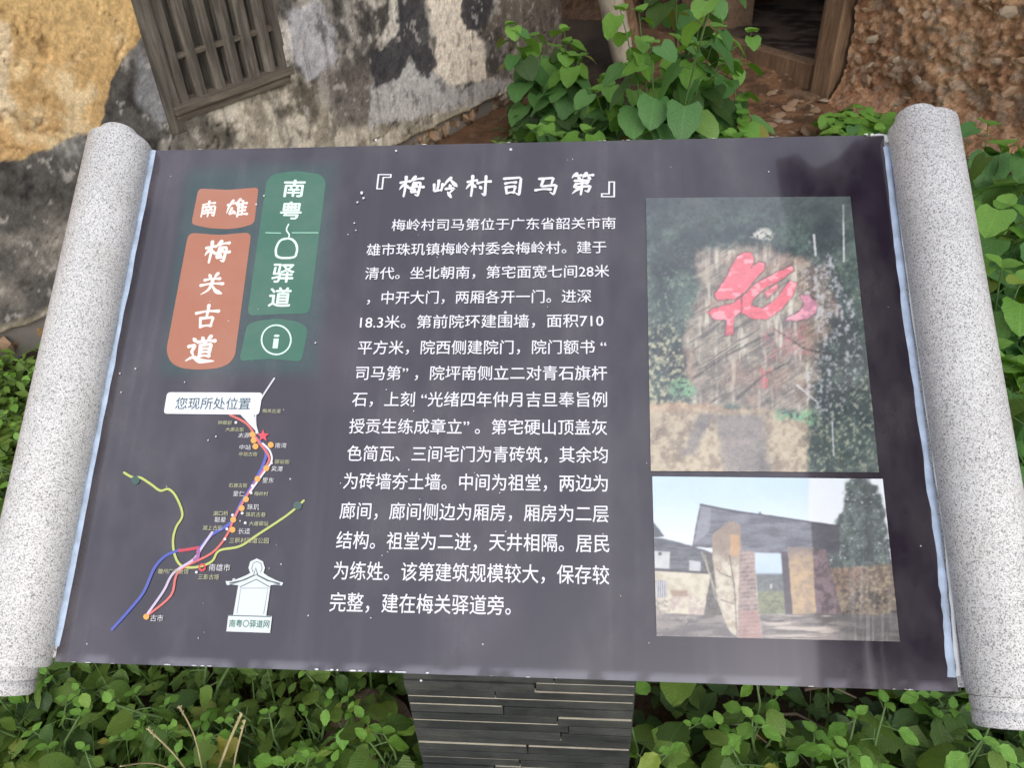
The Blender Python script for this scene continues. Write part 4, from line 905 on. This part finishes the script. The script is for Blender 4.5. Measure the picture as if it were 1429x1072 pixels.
def plant(name, x, y, H, stems, lsz, kinds, label, cat='plant', group=None, spread=.35, nl=7, young=None, start=.25, R=None, tilt=-.35, sr=.004):
    R = R or random; z0 = float(gh(x, y)) - .01
    root = empty(name, (x, y, z0), label, cat, group)
    for s_ in range(stems):
        a0 = R.uniform(0, 6.283); le = R.uniform(.3, 1)*spread; h = H*R.uniform(.72, 1.05)
        pts = [Vector((math.cos(a0)*le*t**1.4*h*1.0 + R.uniform(-.008, .008), math.sin(a0)*le*t**1.4*h + R.uniform(-.008, .008), h*(t-.12*t*t*le))) for t in (0, .25, .5, .75, 1)]
        m = MB(); m.tube(pts, [sr, sr*.9, sr*.75, sr*.6, sr*.35], 5)
        az = R.uniform(0, 6)
        for k in range(nl):
            t = start + (1-start)*(k+.5)/nl; q = t*4; i = min(3, int(q)); p = pts[i].lerp(pts[i+1], q-i)
            az += 2.4+R.uniform(-.3, .3); sz = lsz*R.uniform(.7, 1.15)*(1-.45*max(0, t-.7)/.3)
            pet = sz*R.uniform(.35, .7); d = Vector((-math.sin(az), math.cos(az), R.uniform(.15, .6))).normalized()
            tip = p+d*pet; m.tube([p, p+d*pet*.5+Vector((0, 0, pet*.05)), tip], sr*.32, 4, False)
            kd = young if (young and t > .82 and R.random() < .7) else R.choice(kinds)
            link('leaf', R.choice(LM[kd]), root, leafmat(tip, az+R.uniform(-.3, .3), tilt+R.uniform(-.4, .35), sz, R.uniform(-.3, .3)))
        if young:
            for k in range(2):
                az += 3.1; link('leaf', R.choice(LM[young]), root, leafmat(pts[-1], az, R.uniform(.2, .7), lsz*.38))
        m.build('stem', M_stem, root, True)
    return root
A, B, C, D = ('heart', 'A'), ('heart', 'B'), ('heart', 'C'), ('heart', 'D'); OB, OC, OD, LB = ('oval', 'B'), ('oval', 'C'), ('oval', 'D'), ('lance', 'B')
R = random.Random(31)
GB = 'leafy bushes in the gap between the houses'
for px_, yy, H_, st_, lab in ((900, 2.62, .50, 7, 'low broad-leaved bush right behind the top edge of the board'), (1010, 2.75, .46, 6, 'low leafy bush behind the board, just left of the bare dirt'), (830, 2.8, .44, 6, 'dark leafy bush low behind the board, left of the bright seedlings'), (775, 3.1, .40, 5, 'small leafy bush at the left foot of the thicket'),
                              (965, 2.95, .84, 6, 'tall broad-leaved bush nearest the doorway, right end of the thicket'),
                              (925, 2.75, 1.0, 6, 'tall heart-leaved bush in the middle of the thicket above the board'),
                              (1030, 2.9, .62, 5, 'low heart-leaved bush bending towards the doorway'),
                              (865, 3.1, .62, 5, 'dark broad-leaved bush behind the small bright seedlings'),
                              (785, 3.7, .62, 5, 'broad-leaved bush left of the leaning pale post'),
                              (748, 3.9, .62, 4, 'small dark bush against the end of the plaster wall'),
                              (950, 3.5, 1.1, 5, 'tall bush at the back of the thicket beside the post')):
    plant('broadleaf_bush', at_y(px_, yy, .4), yy, H_, st_, .112, [A, A, A, A, D], lab, 'bush', GB, .25, 13, C, .12, R, -.55, .005)
for px_, yy, H_, lab in ((672, 2.9, .28, 'small round-leaved plant just above the board edge below the plaster wall'), (848, 2.25, .50, 'bright green young shrub with pointed leaves touching the board edge'), (885, 2.3, .44, 'pale green seedling right beside the bright young shrub'), (725, 3.0, .33, 'low dark plant left of the thicket')):
    plant('young_shrub', at_y(px_, yy, .3), yy, H_, 3, .085, [OC, A] if 'bright' in lab or 'pale' in lab else [A, D], lab, 'plant', None, .45, 7, OC, .35, R)
for px_, yy, H_, st_, lab in ((1385, 1.95, .62, 6, 'broad-leaved plant beside the upper part of the right scroll'), (1425, 1.75, .5, 6, 'broad-leaved plant at the right edge of the picture'), (1405, 2.35, .62, 5, 'leafy plant behind the others right of the granite scroll'), (1440, 1.4, .42, 6, 'low plant beside the lower part of the right scroll'), (1400, 2.8, .5, 4, 'plant below the crumbling earth wall')):
    plant('broadleaf_plant', at_y(px_, yy, .35), yy, H_, st_, .12, [A, A, B], lab, 'plant', 'leafy plants right of the board', .4, 8, C, .12, R, -.6)
for px_, py_, lab in ((1165, 182, 'low light green plant on the dirt before the doorway'), (1205, 175, 'spreading light green seedling left of the right scroll top'), (1245, 182, 'small green plant touching the top of the right scroll'), (1195, 200, 'little plant just above the board edge by the doorway')):
    g = gz(px_, py_+14); plant('seedling', g[0], g[1], .13, 4, .12, [C, A, C], lab, 'plant', None, .9, 3, C, .5, R, -.1)
for px_, py_ in ((1340, 175), (1380, 185), (1420, 178), (1335, 200), (1300, 160)):
    g = gz(px_, py_); plant('weed', g[0], g[1], .16, 4, .045, [OB, OD], 'small dark weed at the foot of the earth wall', 'weed', 'weeds along the earth wall', .8, 6, None, .2, R)
# weeds near the foot of the plaster wall, left edge
for i in range(22):
    px_, py_ = R.uniform(-60, 90), R.uniform(560, 840); g = gz(px_, py_); 
    plant('weed', g[0], g[1], R.uniform(.12, .24), 3, .05, [OB, OB, LB], 'low green weed at the foot of the plaster wall left of the scroll', 'weed', 'weeds left of the board', .6, 7, OC, .1, R)
# weeds under the board
def patch(n, x0, x1, y0, y1, hs_, ls, kinds, young, lab, grp, nl=7, st=3):
    for i in range(n):
        x, y = R.uniform(x0, x1), R.uniform(y0, y1)
        if pl-.05 < x < pr_+.05 and y > pfy-.03: continue
        if -.33 < x < -.10 and .45 < y < .9 and R.random() < .8: continue
        qx, qy = proj(np.array([x, y, .15]))
        if 'left' in grp:
            wh = 'the left scroll end' if qx < 90 else 'the end of the blue map line' if qx < 240 else 'the pavilion emblem' if qx < 400 else 'the start of the last text line'
        else: wh = 'the blank strip left of the photos' if qx < 960 else 'the left half of the gate photo' if qx < 1100 else 'the right half of the gate photo' if qx < 1260 else 'the right scroll'
        far = 'close under the board edge' if qy < 985 else 'at the picture bottom' if qy > 1050 else 'just in front of the board'
        lab = 'green weed ' + far + ' below ' + wh
        plant('weed', x, y, R.uniform(*hs_), st, ls*R.uniform(.8, 1.2), kinds, lab, 'weed', grp, .5, nl, young, .1, R)
patch(50, -1.05, pl-.06, .28, .98, (.12, .30), .050, [OB, OB, LB, LB, OD, B], OC, 'leafy green weed below the left half of the board', 'weeds under the left half of the board')
patch(36, pr_+.05, 1.15, .30, .98, (.12, .27), .058, [OB, OD, OD, B], OC, 'leafy green weed below the right half of the board', 'weeds under the right half of the board')
for px_, py_, lab in ((1080, 1010, 'weed with pointed serrated leaves and a tiny yellow flower under the board'), (905, 1030, 'small weed right beside the slate pillar'), (1190, 1040, 'large-leaved weed under the right part of the board'), (1240, 1060, 'tall bright-leaved weed near the right scroll foot'), (535, 1030, 'small weed beside the brown stone'), (1400, 1040, 'narrow-leaved weed below the right scroll'), (330, 1060, 'weed with upright leaves among the dry stalks')):
    g = gz(px_, py_, .25); plant('weed', g[0], g[1]+.02, .27, 3, .062, [OB, OB, B], lab, 'weed', None, .35, 7, OC, .3, R)
# dense ground cover between them: one mass
def cover(name, n, fn, ls, m, label, hz=(.01, .10)):
    v = []; f = []; uv = []
    for i in range(n):
        x, y = fn(); z = float(gh(x, y))+R.uniform(*hz); s = ls*R.uniform(.5, 1.3); M = leafmat(Vector((x, y, z)), R.uniform(0, 6.3), R.uniform(-.7, .5), s, R.uniform(-.4, .4)); k = len(v)
        q = [(0, 0, 0), (.28, .4, .06), (0, .45, 0), (-.28, .4, .06), (.2, .75, -.02), (-.2, .75, -.02), (0, 1, -.12)]
        v += [tuple(M @ Vector(p)) for p in q]; uv += [(p[0], p[1]) for p in q]
        f += [(k, k+1, k+2), (k, k+2, k+3), (k+1, k+4, k+2), (k+2, k+5, k+3), (k+2, k+4, k+6), (k+2, k+6, k+5)]
    o = link(name, mesh(name, v, f, m, True, uv=uv)); prop(o, label, kind='stuff'); return o
def inL():
    while True:
        x, y = R.uniform(-1.2, pl-.02), R.uniform(.2, 1.1)
        if not (-.34 < x < -.12 and .5 < y < .95 and R.random() < .9): return x, y
cover('ground_cover', 3200, inL, .038, M_leafB, 'dense small green leaves on the soil below the left half of the board')
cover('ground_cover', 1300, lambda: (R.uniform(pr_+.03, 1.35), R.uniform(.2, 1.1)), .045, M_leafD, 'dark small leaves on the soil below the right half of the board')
cover('ground_cover', 3500, lambda: (lambda g: (g[0], g[1]))(gz(R.uniform(-120, 110), R.uniform(520, 900))), .042, M_leafB, 'green ground cover at the foot of the plaster wall')
cover('ground_cover', 2500, lambda: (R.uniform(1.0, 2.3), R.uniform(1.2, 3.3)), .055, M_leafB, 'green ground cover right of the granite scroll')
cover('ground_cover', 3200, lambda: (R.uniform(-1.3, 1.4), R.uniform(1.1, 2.7)), .05, M_leafB, 'green ground cover on the soil behind the board', (.0, .07))
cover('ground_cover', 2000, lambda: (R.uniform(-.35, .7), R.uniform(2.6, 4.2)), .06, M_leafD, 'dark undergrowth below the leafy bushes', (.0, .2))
def blades(n, fn, label):
    v = []; f = []; uv = []
    for i in range(n):
        x, y = fn(); z = float(gh(x, y)); a = R.uniform(0, 6.3); l = R.uniform(.08, .26); w = R.uniform(.0015, .003); b_ = R.uniform(.1, .7); k = len(v); d = Vector((math.cos(a), math.sin(a), 0)); e = Vector((-d.y, d.x, 0))*w
        for t in (0, .35, .7, 1):
            p = Vector((x, y, z))+d*(l*b_*t*t)+Vector((0, 0, l*(t-.3*b_*t*t))); ww = 1-t*.92; v += [tuple(p-e*ww), tuple(p+e*ww)]; uv += [(.3, t), (.4, t)]
        f += [(k+2*q, k+2*q+1, k+2*q+3, k+2*q+2) for q in range(3)]
    prop(link('grass_blades', mesh('grass_blades', v, f, M_leafB, True, uv=uv)), label, kind='stuff')
blades(700, inL, 'thin grass blades between the weeds below the left half of the board')
blades(300, lambda: (R.uniform(pr_+.03, 1.3), R.uniform(.2, 1.1)), 'thin grass blades between the weeds below the right half of the board')
blades(500, lambda: (R.uniform(1.0, 2.2), R.uniform(1.2, 3.6)), 'thin grass blades right of the granite scroll')
# dry stalks
g = gz(290, 1095, .12); ds = empty('dry_grass', (float(g[0]), float(g[1]), 0), 'pale dry grass stalks with seed heads at the lower left', 'grass')
for (bx, by), (mx, my), (tx, ty), w in (((300, 1090), (318, 1040), (337, 997), .0022), ((285, 1090), (272, 1030), (250, 986), .0014), ((268, 1085), (240, 1050), (207, 1018), .0015), ((255, 1082), (215, 1066), (168, 1070), .0012), ((325, 1080), (330, 1050), (342, 1005), .0016)):
    P_ = [gz(bx, by, .14), gz(mx, my, .27), gz(tx, ty, .36)]; P_ = [Vector((p-np.array([g[0], g[1], 0])).tolist()) for p in catmull(P_, 5)]
    P_ = [Vector((P_[0].x, P_[0].y, 0))]+P_
    MB().tube(P_, [w]*len(P_), 5).build('stalk', M_straw, ds, True)
    if w > .0013:
        m = MB(); 
        for k in range(14): p = P_[-1].lerp(P_[-3], k/14); d = Vector((R.uniform(-1, 1), R.uniform(-1, 1), R.uniform(.2, 1))).normalized()*.004; m.tube([p, p+d], [.0014, .0006], 4)
        m.build('seed_head', M_straw, ds)
for k in range(4):
    a = (R.uniform(950, 1180), R.uniform(960, 1030)); b_ = (a[0]+R.uniform(50, 130), a[1]+R.uniform(0, 40)); P0, P1 = gz(*a, .13), gz(*b_, .10)
    tw = empty('fallen_twig', tuple(P0), 'thin bare twig lying among the weeds under the right of the board', 'twig', 'twigs under the board'); d_ = Vector((P1-P0).tolist())
    MB().tube([Vector((0, 0, 0)), d_*.5+Vector((0, .01, .01)), d_], [.003, .0025, .0015], 5).build('branch', M_twig, tw, True)
# stones and rubble
big = rockmesh(simple('brown_rock', (.17, .12, .085), .95, .4, 18), 77, 3, .7)
p = gz(513, 1020, .05); o = link('rock', big, None, TRS((p[0], p[1], .04), (.2, .1, .5), (.085, .085, .07))); prop(o, 'brown earthy stone left of the slate pillar', 'rock')
for i in range(70):
    px_, py_ = R.uniform(1045, 1240), R.uniform(128, 196)
    if i > 44: px_, py_ = R.uniform(1200, 1440), R.uniform(188, 222)
    p = gz(px_, py_); s = R.choice([.012, .018, .026, .036]); o = link('rubble_stone', R.choice(RK), None, TRS((p[0], p[1], float(gh(p[0], p[1]))+s*.25), (R.uniform(-.4, .4), R.uniform(-.4, .4), R.uniform(0, 6)), (s*1.4, s, s*.7)))
    prop(o, 'small stone on the dirt before the doorway' if i <= 44 else 'small pale stone on the strip of rubble below the earth wall', 'stone', 'stones before the doorway' if i <= 44 else 'stones below the earth wall')
v = []; f = []
for i in range(330):
    p = gz(R.uniform(1030, 1460), R.uniform(120, 225)); z = float(gh(p[0], p[1]))+.02; a = R.uniform(0, 6.3); l = R.uniform(.004, .018); w = R.uniform(.001, .004); k = len(v); dx, dy = math.cos(a)*l, math.sin(a)*l; ex, ey = -math.sin(a)*w, math.cos(a)*w
    v += [(p[0]-dx-ex, p[1]-dy-ey, z), (p[0]+dx-ex, p[1]+dy-ey, z+R.uniform(-.006, .012)), (p[0]+dx+ex, p[1]+dy+ey, z+.003), (p[0]-dx+ex, p[1]-dy+ey, z+.004)]; f.append((k, k+1, k+2, k+3))
o = link('straw_litter', mesh('straw_litter', v, f, simple('pale_litter', (.26, .19, .13), .95, .6, 60))); prop(o, 'dry chips and straw scattered on the dirt', kind='stuff')
